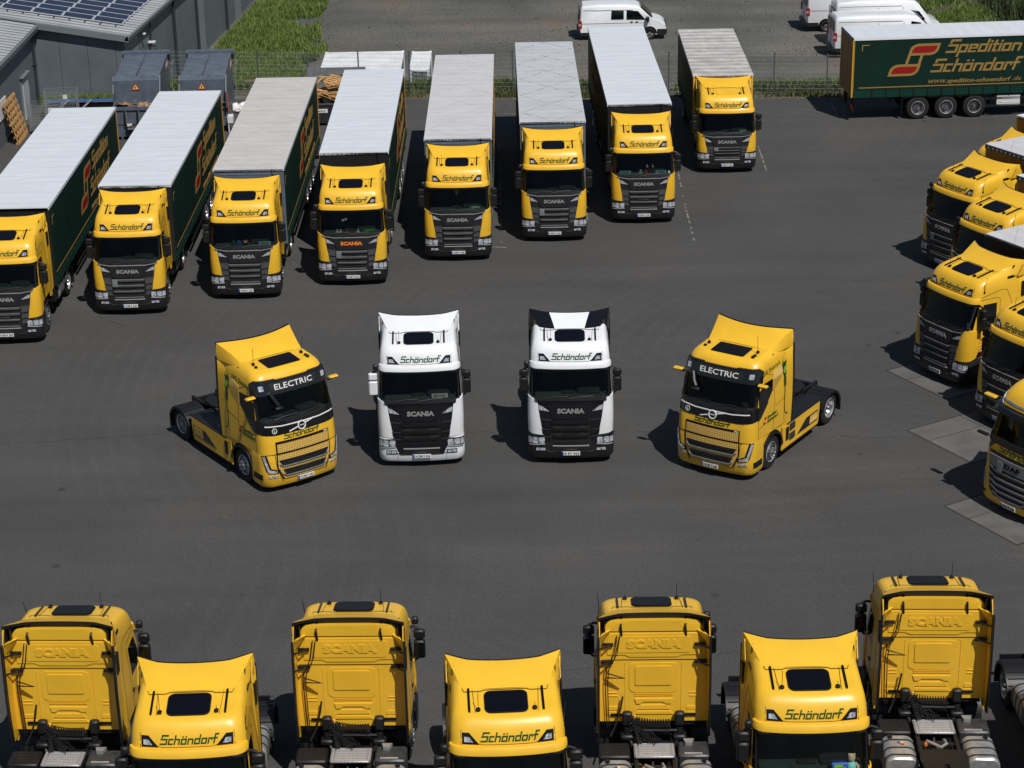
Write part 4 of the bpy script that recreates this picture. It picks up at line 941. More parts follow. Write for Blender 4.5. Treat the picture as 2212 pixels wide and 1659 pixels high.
    b=MB(); b.skin(poly2([[(-.70,2.96),(.70,2.96),(.74,3.19),(-.74,3.19)]]),F,.05,.056,'mesh_black'); b.skin(text2('ELECTRIC',.15,1.20,bold=.004,u=0,v=3.075),F,.056,.063,'plate_white'); b.build('sign_lettering',hd)
    for sg in (-1,1): b=MB(); b.skin(poly2([rrect(*sorted((sg*.92,sg*1.04)),3.02,3.16,.02)]),F,.05,.06,'lens'); b.build('marker_lamp',root)
    # interior
    interior(root,lambda v:(v[0],v[1]+.03,v[2]+.14 if v[2]>1.4 else v[2]))
    # hanging front mirror
    b=MB(); b.tube([(-.80,.34,2.95),(-.70,.22,2.72),(-.62,.18,2.60)],.05,'grey_plastic',6); b.cbox(-.74,-.50,.10,.24,2.48,2.56,'grey_plastic',.03); b.build('front_mirror',root)
    # side windows, mesh, mirrors
    for sg in (-1,1):
        S=C.S(sg); b=MB(); b.skin(poly2([[(.50,1.80),(.56,2.05),(1.05,2.20),(1.35,2.45),(1.38,2.78),(.80,2.80),(.56,2.6)]]),S,-.01,.006,'dark_glass',du=0,dv=.2)
        b.skin(poly2([[(.44,1.78),(.62,1.83),(1.08,2.17),(1.05,2.20),(.56,2.05),(.50,2.2)]]),S,-.01,.007,'black_paint',du=0,dv=.2); b.build('side_window',root)
        b=MB(); b.skin(poly2([[(1.40,2.40),(1.85,2.62),(2.0,2.80),(1.95,2.98),(1.80,3.05),(1.42,2.92)]]),S,-.01,.006,'mesh_yellow',du=0,dv=.2); b.build('side_vent',root)
        b=MB(); x0,x1=sorted((sg*1.2,sg*1.50)); b.cbox(x0,x1,.38,.54,2.86,2.93,P,.03,axis=0); b.tube([(sg*1.16,.5,2.84),(sg*1.3,.45,2.86)],.04,'black_paint'); b.build('camera_arm',root)
        # headlight
        b=MB(); p=[(sg*.84,.62),(sg*1.12,.66),(sg*1.18,.74),(sg*1.30,1.20),(sg*1.14,1.19),(sg*1.04,.80),(sg*.80,.70)]; b.skin(poly2([p if sg>0 else p[::-1]]),LF,0,.016,'lamp_dark'); hl=b.build('headlight',root)
        b=MB(); p=[(sg*.90,.64),(sg*1.12,.68),(sg*1.27,1.17),(sg*1.19,1.17),(sg*1.08,.77),(sg*.86,.69)]; b.skin(poly2([p if sg>0 else p[::-1]]),LF,.016,.03,'lens'); b.build('lens',hl)
        b=MB(); b.skin(poly2([rrect(*sorted((sg*.84,sg*1.12)),.50,.57,.03)]),LF,0,.014,'lens'); b.build('fog_light',root)
        b=MB(); b.skin(poly2([rect(*sorted((sg*1.30,sg*1.75)),.42,.60)]),LF,0,.014,'black_plastic'); b.build('step',root)
        b=MB(); side_fin(b,sg,C,P,1.0,3.46,xr=1.21,yr=2.56); b.build('side_deflector',root)
        # side skirt between the axles
        b=MB(); prof=[(2.0,.32),(2.02,1.05),(2.25,1.02),(4.42,1.02),(4.42,.80),(4.36,.42),(4.30,.32)]; b.prism(prof,0,*sorted((sg*1.16,sg*1.235)),P)
        b.prism([(2.30,1.02),(4.55,1.02),(4.55,1.05),(2.30,1.05)],0,*sorted((sg*.5,sg*1.235)),'black_plastic'); sk=b.build('side_skirt',root)
        b=MB(); b.prism([(2.95,.48),(3.55,.80),(4.32,.80),(4.28,.48)],0,*sorted((sg*1.235,sg*1.243)),'black_paint'); b.prism([(3.75,.52),(3.8,.76),(4.28,.76),(4.24,.52)],0,*sorted((sg*1.243,sg*1.248)),'mesh_yellow'); b.prism(strip_box(.30,.04),0,*sorted((sg*1.236,sg*1.24)),'seam'); b.build('vent_panel',sk)
        b=MB(); b.prism([(2.22,.55),(2.40,.55),(2.40,.95),(2.22,.95)],0,*sorted((sg*1.236,sg*1.25)),'black_plastic')
        if sg>0:
            for z in (.50,.80): b.prism([(2.45,z),(2.78,z),(2.78,z+.2),(2.45,z+.2)],0,1.236,1.262,'steel')
        b.build('step',sk)
        # big side decals
        rd=(lambda u,v,w:(sg*(C.at(v)[1]+w),u,v)) if sg>0 else (lambda u,v,w:(sg*(C.at(v)[1]+w),-u,v))
        flip=sg
        def fun(u,v,w,sg=sg): return (sg*(C.at(v)[1]+w),sg*u,v)
        b=MB(); cx=2.12*sg
        # plug: pins, body, leaf, collar and cable (u=+y seen from +x ; mirrored on the other side)
        pl=[[(cx-.13,3.05),(cx-.10,3.05),(cx-.10,3.30),(cx-.13,3.30)],[(cx+.08,3.05),(cx+.11,3.05),(cx+.11,3.30),(cx+.08,3.30)],[(cx-.17,2.98),(cx-.15,2.80),(cx-.06,2.62),(cx+.06,2.62),(cx+.15,2.80),(cx+.17,2.98),(cx+.12,3.05),(cx-.12,3.05)],[(cx-.045,2.30),(cx+.045,2.30),(cx+.05,2.62),(cx-.05,2.62)]]
        b.skin(poly2(pl),fun,0,.006,'logo_green',du=0,dv=0); 
        cab_=[(cx,2.30),(cx-.02,2.1),(cx-.05*sg,1.9),(cx-.05*sg,1.7),(cx-.02*sg,1.52),(cx+.04*sg,1.45),(cx+.16*sg,1.44)]; b.skin(poly2(strip(cab_,.035)),fun,0,.006,'logo_green',du=0,dv=0)
        b.skin(poly2([[(cx-.07,2.72),(cx+.02,2.70),(cx+.07,2.80),(cx+.05,2.92),(cx-.05,2.88),(cx-.08,2.80)]]),fun,.006,.011,'leaf_green',du=0,dv=0)
        for z in (2.36,2.42,2.48,2.54): b.skin(poly2([rect(cx-.09,cx+.09,z,z+.022)]),fun,0,.009,'logo_green',du=0,dv=0)
        b.build('plug_emblem',root)
        b=MB(); b.skin(text2('100% Elektrisch',.13,1.10,bold=.0,u=sg*1.30,v=3.10),lambda u,v,w:fun(u,v+(u-sg*1.3)*.06*sg,w),0,.006,'logo_green',du=0,dv=0)
        b.build('slogan_lettering',root); b=MB()
        for k,t in ((0,'Spedition'),(1,'Sch\u00f6ndorf')): b.skin(poly2(logo_text(t,sg*1.0-(.22 if sg<0 else 0)-(0 if sg>0 else 0),1.68-.125*k,.06,.3,1.0)[0]),fun,0,.006,'logo_green',du=0,dv=0)
        b.build('company_lettering',root); b=MB(); q=sg*1.0-(.42 if sg<0 else .2); b.skin(poly2([[(q+.04,1.70),(q+.15,1.70),(q+.17,1.77),(q+.06,1.77)],[(q-.04,1.57),(q+.08,1.57),(q+.10,1.64),(q-.02,1.64)]]),fun,0,.006,'logo_red',du=0,dv=0); b.build('company_emblem',root)
        # wheel arch
        b=MB(); A=[(1.4+.63*math.cos(R(a)),.51+.63*math.sin(R(a))) for a in range(3,178,10)]
        b.loft([[(sg*.85,p,q_),(sg*1.262,p,q_),(sg*1.262,1.4+(p-1.4)*.88,.51+(q_-.51)*.88)] for p,q_ in A],'black_plastic',closed=False); b.build('wheel_arch',root)
        b=MB(); b.box(*sorted((sg*1.0,sg*1.2)),1.98,2.02,.30,1.0,'black_plastic'); b.build('mudguard',root)
        wheel(root,sg*1.20,1.4,sg)
    b=MB()
    for sg in (-1,1):
        A=[(1.4+.66*math.cos(R(a)),.51+.66*math.sin(R(a))) for a in range(35,146,10)]
        b.loft([[(sg*1.215,p,q_),(sg*1.20,p+(p-1.4)*.12+(0),1.26)] for p,q_ in A],P,closed=False)
        b.prism([(.80,.95),(.86,1.25),(.95,1.24),(.90,.98)],0,*sorted((sg*1.2,sg*1.235)),P)
    b.build('front_fender',root)
    # roof: hatch, horns, aerials
    b=MB(); b.skin(poly2([rrect(-.52,.52,.80,1.42,.05)]),vroof,-.01,.02,'hatch_glass',du=0,dv=0); b.build('roof_hatch',root)
    for sg in (-1,1):
        b=MB(); b.cbox(sg*.78-.04,sg*.78+.04,1.16,1.26,3.48,3.60,'lamp_dark',.02); b.tube([(sg*.78,1.2,3.58),(sg*.80,1.14,4.05)],.006,'lamp_dark',5); b.build('antenna',root)
        for y_ in (1.0,.88) if sg>0 else (1.02,):
            b=MB(); b.lathe([(.001,3.55),(.05,3.55),(.05,3.50)],(sg*.80,y_,0),'z','lamp_dark',10); b.build('roof_socket',root)
    b=MB(); nu,nv=15,6; G=[]
    for i in range(nu):
        t=-1+2*i/(nu-1); at=abs(t); row=[]
        for j in range(nv):
            f=j/(nv-1); row.append((.97*t+.23*t*f**1.2,1.52+(.72+.30*at**2.2)*f,3.56-.04*at**4+(.34+.04*at**2)*f+.015*math.sin(math.pi*f)))
        G.append(row)
    vs=[p for r in G for p in r]; fs=[(i*nv+j,(i+1)*nv+j,(i+1)*nv+j+1,i*nv+j+1) for i in range(nu-1) for j in range(nv-1)]
    b.add(vs,fs,P); b.add([(x_,y_+.02,z_-.03) for x_,y_,z_ in vs],[tuple(reversed(q)) for q in fs],'black_paint')
    l0=[G[i][0] for i in range(nu)]; b.add(l0+[(p[0],p[1],3.44) for p in l0],[(i,i+1,nu+i+1,nu+i) for i in range(nu-1)],'lamp_dark')
    l1=[G[i][-1] for i in range(nu)]; b.add(l1+[(p[0],p[1]+.05,p[2]+.02) for p in l1]+[(p[0],p[1]+.05,p[2]-.10) for p in l1],[(i,i+1,nu+i+1,nu+i) for i in range(nu-1)]+[(nu+i,nu+i+1,2*nu+i+1,2*nu+i) for i in range(nu-1)],'black_paint')
    for sg,col in ((-1,G[0]),(1,G[-1])):
        bot=[(sg*(1.03+.18*f),1.40+1.12*f,3.40+.02*f) for f in [j/(nv-1) for j in range(nv)]]; mid=[((a[0]+c[0])/2+sg*.02,(a[1]+c[1])/2,(a[2]+c[2])/2) for a,c in zip(col,bot)]
        b.add(col+mid+bot,[(j,j+1,nv+j+1,nv+j) for j in range(nv-1)]+[(nv+j,nv+j+1,2*nv+j+1,2*nv+j) for j in range(nv-1)],P); b.add(bot+[(sg*.9,p[1],3.40) for p in bot],[(j,j+1,nv+j+1,nv+j) for j in range(nv-1)],P)
    b.build('roof_deflector',root)
    b=MB(); b.box(-1.1,1.1,.8,2.28,1.1,1.21,'black_plastic'); b.build('cab_floor',root)
    chassis(root,rear_axle=5.2,tail=5.9,tanks=False)
    b=MB(); b.box(-1.1,1.1,2.45,4.3,.55,1.0,'black_plastic'); b.build('battery_pack',root)
    plate(root,num,pos=(0,-.04,.36)); CAB=keep
    return tag(root,label,'truck',group)
def strip_box(a,b): return [(2.05,.30),(4.3,.30),(4.3,.34),(2.05,.34)]
# ---------------------------------------------------------------- silver-grilled truck at the right edge
DROWS=[(1.2,.03,1.235,.34,0),(1.7,.06,1.235,.34,0),(2.0,.10,1.23,.34,0),(2.1,.13,1.225,.34,0),(2.85,.36,1.17,.33,0),(2.98,.40,1.16,.33,0),(3.15,.47,1.14,.34,.02),(3.28,.56,1.10,.36,.06),(3.38,.68,1.04,.38,.10),(3.44,.80,.98,.38,.14),(3.47,.9,.92,.38,.16)]
def daf(x,y,th,label,num):
    global CAB
    root=empty('truck',x,y,th); P='yellow'; C=Cab(DROWS,bow=.14,yb=2.3); F=C.F; n=len(C.ring(2)); zl=[r[0] for r in DROWS]
    b=MB(); C.shell(b,zl,P,skip=lambda i,j: zl[i]==2.1 and (j<9 or j>=n-9)); b.build('cab_body',root)
    b=MB(); LC=Cab([(.22,.05,1.2,.34,0),(.32,.0,1.25,.36,0),(.6,-.01,1.26,.36,0),(1.0,.01,1.25,.35,0),(1.2,.03,1.24,.34,0)],bow=.14,yb=.85); LC.shell(b,[.22,.32,.6,1.0,1.2],P); LF=LC.F; b.build('bumper',root)
    b=MB(); b.skin(poly2([[(-.82,.62),(-.65,.46),(.65,.46),(.82,.62),(.92,1.2),(-.92,1.2)]]),LF,0,.012,'black_plastic'); b.skin(poly2([[(-.92,1.2),(.92,1.2),(.96,1.72),(-.96,1.72)]]),F,0,.012,'black_plastic')
    b.skin(poly2([[(-.92,1.36),(-.62,1.30),(.62,1.30),(.92,1.36),(.93,1.62),(-.93,1.62)]]),F,.01,.05,'daf_silver')
    for z,hw,G_ in ((1.23,.90,F),(1.04,.86,LF),(.86,.82,LF),(.69,.76,LF),(.53,.66,LF)):
        b.skin(poly2(strip([(-hw,z+.06),(-hw+.16,z+.02),(-hw+.26,z-.03),(hw-.26,z-.03),(hw-.16,z+.02),(hw,z+.06)],.06)),G_,.01,.05,'daf_silver'); b.skin(poly2(strip([(-hw,z+.085),(-hw+.16,z+.045),(-hw+.26,z-.005),(hw-.26,z-.005),(hw-.16,z+.045),(hw,z+.085)],.012)),G_,.05,.056,'alu')
    g=b.build('grille',root); b=MB(); b.skin(text2('DAF',.15,.55,bold=.03,u=-.02,v=1.46),F,.05,.065,'lamp_dark'); b.build('brand_lettering',g)
    b=MB(); b.skin(poly2([rect(-.56,-.38,1.24,1.52)]),F,.05,.07,'galv'); b.build('folding_plate',root)
    b=MB(); b.skin(poly2(logo_centered('Sch\u00f6ndorf',0.0,1.76,.12,1.28,.30)),F,0,.007,'logo_green'); b.build('company_lettering',root)
    b=MB(); b.skin(poly2([[(-1.3,1.98),(-.9,1.93),(.9,1.93),(1.3,1.98),(1.3,2.12),(-1.3,2.12)]]),F,0,.02,'black_plastic'); b.build('wiper_cowl',root)
    b=MB(); b.skin(poly2([rect(-1.28,1.28,2.10,2.86)]),F,None,-.006,'windscreen_glass'); b.build('windscreen',root)
    b=MB(); rings=[]
    for k in range(31):
        u=-1.34+2.68*k/30; t=abs(u)/1.34; o=.22-.10*t**3; rings.append([F(u,2.96,0),F(u,2.94,o*.8),F(u,2.86,o),F(u,2.80,o*.9),F(u,2.84,0)])
    b.loft(rings,'black_paint',caps=True); b.build('sun_visor',root)
    interior(root,None)
    b=MB(); b.skin(poly2(strip([(-1.0,3.10),(-.5,3.06),(.5,3.06),(1.0,3.10)],.05)),F,0,.02,'galv'); b.build('trim_strip',root)
    for sg in (-1,1):
        b=MB(); p=[(sg*.98,2.98),(sg*1.22,3.02),(sg*1.22,3.22),(sg*1.10,3.26)]; b.skin(poly2([p if sg>0 else p[::-1]]),F,0,.02,'galv'); mk=b.build('marker_lamp',root); b=MB(); p=[(sg*1.02,3.01),(sg*1.18,3.04),(sg*1.18,3.18),(sg*1.10,3.20)]; b.skin(poly2([p if sg>0 else p[::-1]]),F,.02,.028,'lens'); b.build('lens',mk)
        b=MB(); p=[(sg*.98,.70),(sg*1.30,.72),(sg*1.32,1.05),(sg*1.10,1.04)]; b.skin(poly2([p if sg>0 else p[::-1]]),LF,0,.02,'lens'); b.build('headlight',root)
        b=MB(); b.skin(poly2([rect(*sorted((sg*.98,sg*1.2)),.44,.50)]),LF,0,.016,'lamp_dark'); b.build('fog_light',root)
        b=MB(); b.cbox(*sorted((sg*1.2,sg*1.62)),.40,.56,3.0,3.08,P,.03,axis=0); b.build('camera_arm',root)
        b=MB(); b.cbox(*sorted((sg*1.16,sg*1.55)),.16,.28,1.98,2.05,'black_plastic',.02,axis=0); b.build('kerb_camera',root)
        S=C.S(sg); b=MB(); b.skin(poly2([[(.55,2.0),(1.3,2.1),(1.32,2.7),(.7,2.7)]]),S,0,.006,'dark_glass',du=0,dv=.2); b.build('side_window',root)
        b=MB(); b.prism([(2.2,1.0),(2.6,1.0),(2.62,3.5),(2.2,3.5)],0,*sorted((sg*1.18,sg*1.21)),P); b.build('side_deflector',root)
        wheel(root,sg*1.19,1.42,sg)
    b=MB(); deflector(b,P); b.build('roof_deflector',root)
    b=MB(); b.skin(poly2([rrect(-.41,.41,1.0,1.40,.08)]),roofmap(),0,.05,'hatch_glass',du=0,dv=0); b.build('roof_hatch',root)
    b=MB(); b.box(-1.1,1.1,.8,2.28,1.1,1.21,'black_plastic')
    for sg in (-1,1): b.box(*sorted((sg*.8,sg*1.2)),.55,.85,.35,1.2,'black_plastic')
    b.build('cab_floor',root)
    chassis(root); plate(root,num,pos=(0,-.06,.36)); return tag(root,label,'truck')
# ---------------------------------------------------------------- vans (nose towards +x, y=0 side faces the camera)
def van(name,x,y,z,th,prof,belt,hw,wins,label,group=None,L=5,wb=(.9,3.9),dark=.45,rear_lamp='tall',roofrib=True):
    """prof: list of (x, z) outline of the side silhouette (closed, clockwise from rear bottom)"""
    root=empty(name,x,y,th,z); tag(root,label,'van',group)
    b=MB(); rings=[]
    for s,ins,dz in ((-1,.0,0),(-.93,0,0)): pass
    H=max(p[1] for p in prof)
    def ring(f): # f -1..1 across the width ; tumble-home and rounding by height
        out=[]
        for px,pz in prof:
            t=max(0,(pz-belt)/(H-belt)); out.append((px,f,pz,t))
        return out
    cols=[-1,-.98,-.92,-.8,-.4,0,.4,.8,.92,.98,1]
    for c in cols:
        a=abs(c); e=0 if a<.8 else ((a-.8)/.2)**2
        r=[]
        for px,pz in prof:
            t=max(0,(pz-belt)/(H-belt)); w=hw*(1-.11*t**1.5)
            cx=L/2; r.append((px+(cx-px)*.03*e*(1 if abs(px-cx)>L*.4 else .3),c*w,pz-(.10*e if pz>belt else 0)*t))
        rings.append(r)
    b.loft(rings,'white_paint',caps=True); body=b.build('van_body',root,smooth=50)
    def side(sg): 
        def f(u,v,w):
            t=max(0,(v-belt)/(H-belt)); return (u,sg*(hw*(1-.11*t**1.5)+w),v-.10*t)
        return f
    for sg in (-1,1):
        for p in wins: b=MB(); b.skin(poly2([p]),side(sg),-.01,.012,'dark_glass',du=0,dv=.2); b.build('side_window',root)
        b=MB(); xs=[p[0] for p in prof]; b.skin(poly2([rect(.05,wb[0]-.42,dark-.2,dark),rect(wb[0]+.42,wb[1]-.42,dark-.22,dark),rect(wb[1]+.42,L-.05,dark-.2,dark+.15)]),side(sg),-.02,.014,'grey_plastic',du=0,dv=0); b.build('sill_trim',root)
        b=MB(); b.skin(poly2(strip([(L*.40,dark+.05),(L*.40,H-.30)],.014)+strip([(L*.63,dark+.05),(L*.63,H-.30)],.014)+strip([(.15,belt-.12),(L*.8,belt-.12)],.014)+strip([(.25,H-.22),(L*.62,H-.22)],.018)+strip([(L*.82,dark+.1),(L*.80,belt)],.012)),side(sg),0,.005,'steel',du=0,dv=0); b.build('panel_gap',body)
        b=MB(); 
        for u in (L*.60,L*.66): b.skin(poly2([rrect(u-.07,u+.07,belt-.09,belt-.03,.03)]),side(sg),0,.03,'steel',du=0,dv=0)
        b.build('door_handle',root)
        b=MB(); b.cbox(L*.76,L*.80,*sorted((sg*hw,sg*(hw+.24))),belt-.02,belt+.24,'black_plastic',.03,axis=0); b.build('mirror',root)
        for wx in wb:
            b=MB(); A=[(wx+.42*math.cos(R(a)),.34+.42*math.sin(R(a))) for a in range(0,181,12)]; b.skin(poly2([A]),side(sg),-.05,.004,'lamp_dark',du=0,dv=0); b.build('wheel_arch',root)
            t=MB(); ro=.34; q=sg*(hw+.012)
            def rr(a): return [(ro*.6,a),(ro*.9,a+sg*.012),(ro,a-sg*.04),(ro,a-sg*.2),(ro*.6,a-sg*.22)]
            t.lathe(rr(q),(wx,0,ro),'y','rubber',22); ty=t.build('wheel',root); m=MB(); m.lathe([(ro*.62,q-sg*.0),(ro*.55,q-sg*.04),(ro*.4,q-sg*.03),(ro*.25,q),(.001,q)],(wx,0,ro),'y','rim',18)
            for k in range(8): a=2*math.pi*k/8; m.lathe([(.022,q-sg*.02),(.022,q-sg*.012),(.001,q-sg*.012)],(wx+ro*.42*math.cos(a),0,ro+ro*.42*math.sin(a)),'y','lamp_dark',6)
            m.build('rim',ty)
        z0,z1=(belt-.42,belt+.02) if rear_lamp=='tall' else (belt-.5,belt-.05)
        b=MB(); b.box(-.02,.16,*sorted((sg*(hw-.14),sg*(hw+.006))),z0,z1,'red_lens'); b.box(-.025,.10,*sorted((sg*(hw-.13),sg*(hw+.008))),(z0+z1)/2-.06,(z0+z1)/2+.05,'lens'); b.build('tail_lamp',root)
        b=MB(); b.cbox(L-.34,L-.03,*sorted((sg*(hw-.34),sg*(hw-.02))),belt-.42,belt-.24,'lens',.04,axis=1); b.build('headlight',root)
    # rear doors: glass, split, bumper ; front: grille
    b=MB()
    for sg in (-1,1): b.box(-.012,.02,*sorted((sg*.08,sg*(hw-.22))),belt+.08,belt+.62,'dark_glass')
    b.build('rear_window',root)
    b=MB(); b.box(-.02,.0,-.008,.008,.5,H-.2,'steel'); b.build('panel_gap',body)
    b=MB(); b.cbox(-.10,.12,-hw+.03,hw-.03,.32,.58,'grey_plastic',.04); b.build('rear_bumper',root)
    b=MB(); b.cbox(L-.20,L+.03,-hw+.06,hw-.06,.28,.62,'grey_plastic',.06); b.box(L-.10,L+.0,-hw+.36,hw-.36,.68,.82,'mesh_black'); b.build('front_bumper',root)
    # windscreen along the sloping part of the outline
    ws=[p for p in prof if p[1]>belt-.02 and p[0]>L*.6]
    return root,side,body
# ---------------------------------------------------------------- ground
def sheet(name,polys,z,m,kind='structure'):
    b=MB()
    for p in polys: b.add([(x,y,z) for x,y in p],[tuple(range(len(p)))],m)
    o=b.build(name,smooth=False); return tag(o,kind=kind)
def terr(x,y):
    """height of the land outside the yard: a step down behind the fence"""
    e=99.6-.085*(x+5) if x>-12 else 100.2
    t=min(1,max(0,(y-e)/3.6)); t=t*t*(3-2*t); z=-1.15*t
    if x<-11 : z-=.45*min(1,max(0,(y-104)/8))
    if x>24: t=min(1,max(0,(x-24)/8))*min(1,max(0,(y-104)/6)); z+=2.2*t
    return z-.02
ys=[-300,0,30,60,80,90,96]+[97+.6*k for k in range(20)]+[110,113,116,120,125,130,140,170,250,500,900]
xs=[-900,-400,-150,-60,-40,-32,-26]+[-22+1.5*k for k in range(38)]+[38,45,60,120,400,900]
b=MB(); b.loft([[(x,y,terr(x,y)) for x in xs] for y in ys],'gravel',closed=False); gnd=tag(b.build('ground',smooth=60),kind='structure')
EDGE=[(-24,98.9),(-12,98.4),(-4.7,97.8),(3.6,96.95),(11.9,96.35),(15.9,96.2),(26,96.0),(45,95.5)]
sheet('yard',[[(-60,0),(60,0),(60,95.4)]+[p for p in reversed(EDGE)]+[(-60,98.9)]],.0,'asphalt')
pads=[]; e=Vector((.5,-.866)); bk=Vector((.866,.5))
for k,(x,y) in enumerate([(12.03,61.53),(11.81,56.72),(11.87,51.46)]):
    p=Vector((x,y)); b=MB()
    for j,(w0,w1) in enumerate(((.015,.93),(.96,2.80))):
        L0=0
        for L1 in (2.05,5.2,8.4,12.5,18,24):
            a=[p+e*w0+bk*(L0+.015),p+e*w0+bk*(L1-.015),p+e*w1+bk*(L1-.015),p+e*w1+bk*(L0+.015)]; b.add([(q.x,q.y,.004) for q in a],[(0,1,2,3)],'concrete'); L0=L1
    tag(b.build('concrete_pad',smooth=False),kind='structure')
    q=[p-e*.04-bk*.04,p-e*.04+bk*24,p+e*2.86+bk*24,p+e*2.86-bk*.04]; sheet('pavement_joint',[[(v.x,v.y) for v in q]],.002,'crack')
def line(name,pts,w,m,z=.004,brk=0,seed=1):
    rn=random.Random(seed); b=MB()
    P=[]; 
    for i in range(len(pts)-1):
        a,c=Vector(pts[i]),Vector(pts[i+1]); n=max(2,int((c-a).length/.22)); P+=[a.lerp(c,k/n) for k in range(n)]
    P.append(Vector(pts[-1]))
    for i in range(len(P)-1):
        if rn.random()<brk: continue
        d=(P[i+1]-P[i]).normalized(); nn=Vector((-d.y,d.x)); w0=w*rn.uniform(.35,1.0)/2; w1=w*rn.uniform(.35,1.0)/2
        b.add([(*(P[i]+nn*w0),z),(*(P[i]-nn*w0),z),(*(P[i+1]-nn*w1),z),(*(P[i+1]+nn*w1),z)],[(0,1,2,3)],m)
    return tag(b.build(name,smooth=False),kind='structure')
for i,(p,br) in enumerate([([(11.03,88.2),(10.94,84.4)],.12),([(7.2,84.5),(7.09,79.5),(7.06,75.1)],.3),([(-.7,94.7),(.6,94.6)],.1),([(15.35,95.9),(15.25,92.5)],.1),([(-4.5,75.0),(-3.6,74.85)],.45),([(-.65,74.88),(-.1,74.75)],.3),([(3.2,94.5),(3.1,78)],.4),([(-.3,74.9),(-.4,92)],.4),([(5.6,36.2),(6.2,31.5)],.15)]): line('parking_line',p,.09,'line_paint',brk=min(.6,br+.18),seed=i)
def crackline(pts,w,seed):
    rn=random.Random(seed); P=[]
    for i in range(len(pts)-1):
        a,c=Vector(pts[i]),Vector(pts[i+1]); n=max(2,int((c-a).length/.35)); P+=[tuple(a.lerp(c,k/n)+Vector((rn.uniform(-.03,.03),rn.uniform(-.06,.06)))) for k in range(n)]
    P.append(pts[-1]); line('pavement_crack',P,w,'crack',z=.003,brk=.16,seed=seed)
crackline([(-16,56.9),(-10.3,57.6),(-4.9,57.7),(-1.3,57.2),(3.7,57.06),(8,56.5),(11.5,56.2)],.03,1)
crackline([(11.9,70.2),(13.8,70.1)],.03,2); crackline([(-14.4,68),(-13.29,66.9)],.05,3); crackline([(-10,40),(-6,41.2),(2,43.1),(9,44.2)],.018,5); crackline([(4,87.6),(12,87.3),(18,86.8)],.025,6)
# ---------------------------------------------------------------- grass
def inside(p,poly):
    x,y=p; c=False; n=len(poly)
    for i in range(n):
        x1,y1=poly[i]; x2,y2=poly[i-1]
        if (y1>y)!=(y2>y) and x<(x2-x1)*(y-y1)/(y2-y1)+x1: c=not c
    return c
def grass(name,poly,n,h0,h1,m,seed,dens=None,label=None):
    rn=random.Random(seed); x0,x1=min(p[0] for p in poly),max(p[0] for p in poly); y0,y1=min(p[1] for p in poly),max(p[1] for p in poly); vs=[]; fs=[]; c=0; tries=0
    from mathutils import noise as NZ
    while c<n and tries<n*8:
        tries+=1; x,y=rn.uniform(x0,x1),rn.uniform(y0,y1)
        if not inside((x,y),poly): continue
        v=NZ.noise((x*.45,y*.45,seed)); v2=NZ.noise((x*1.7,y*1.7,seed+9))
        if dens and v+.5*v2+rn.uniform(-.25,.25)<dens(x,y): continue
        h=rn.uniform(h0,h1)*(1+.5*v); a=rn.uniform(0,6.28); w=rn.uniform(.02,.05); lx,ly=rn.uniform(-.5,.5)*h,rn.uniform(-.5,.5)*h; z=terr(x,y)
        k=len(vs); dx,dy=math.cos(a)*w,math.sin(a)*w
        vs+=[(x-dx,y-dy,z),(x+dx,y+dy,z),(x+lx*.4+dx*.6,y+ly*.4+dy*.6,z+h*.6),(x+lx,y+ly,z+h),(x+lx*.4-dx*.6,y+ly*.4-dy*.6,z+h*.6)]; fs.append((k,k+1,k+2,k+3,k+4)); c+=1
    me=bpy.data.meshes.new(name); me.from_pydata(vs,[],fs); me.materials.append(M[m]); o=bpy.data.objects.new(name,me); COL.objects.link(o); return tag(o,label,'grass',kind='stuff')
def soil(name,poly):
    bm=bmesh.new(); f=bm.faces.new([bm.verts.new((x,y,0)) for x,y in poly])
    for ax in (0,1):
        v=[p[ax] for p in poly]; k=math.ceil(min(v))
        while k<max(v):
            co=[0,0,0]; no=[0,0,0]; co[ax]=k; no[ax]=1; bmesh.ops.bisect_plane(bm,geom=bm.verts[:]+bm.edges[:]+bm.faces[:],plane_co=co,plane_no=no); k+=1
    for v in bm.verts: v.co.z=terr(v.co.x,v.co.y)+.015
    me=bpy.data.meshes.new(name); bm.to_mesh(me); bm.free(); me.materials.append(M['soil']); o=bpy.data.objects.new(name,me); COL.objects.link(o); return tag(o,kind='structure')
PL=[(-17.6,100.6),(-9.3,100.2),(-7.5,104),(-8.2,109),(-10.2,115),(-11.2,122),(-10,135),(-14.8,135)]
soil('meadow_soil',[(-17.9,99.2),(-10.6,99.2),(-10.9,103),(-11.6,106),(-12.5,110),(-13.4,115),(-13.8,122),(-13.2,140),(-14.8,140)])
grass('meadow_grass',PL,52000,.18,.55,'grass_blade',1,dens=lambda x,y: -.38+max(0,(x+12.6-.03*(118-y))*.33),label='lush green meadow grass beside the grey hall wall behind the fence')
soil('bank_soil',[(20.6,108.5),(60,103),(60,150),(20.6,150)])
grass('bank_grass',[(20.8,109.5),(36,105),(36,128),(21.2,128)],34000,.15,.5,'grass_blade',4,dens=lambda x,y:-.25,label='rough green grass on the bank behind the parked white vans')
WS=[(-9,98.4),(3.6,97.3),(15.9,96.6),(30,96.2),(30,97.2),(15.9,97.9),(3.6,98.7),(-9,99.6)]
soil('verge_soil',[(-12,98.45),(3.6,97.0),(15.9,96.25),(31,96.05),(31,97.4),(15.9,98.1),(3.6,99.0),(-12,100.0)])
grass('verge_weeds',WS,9000,.08,.30,'weed_blade',7,dens=lambda x,y:-.35,label='dry weeds and low grass along the foot of the mesh fence')
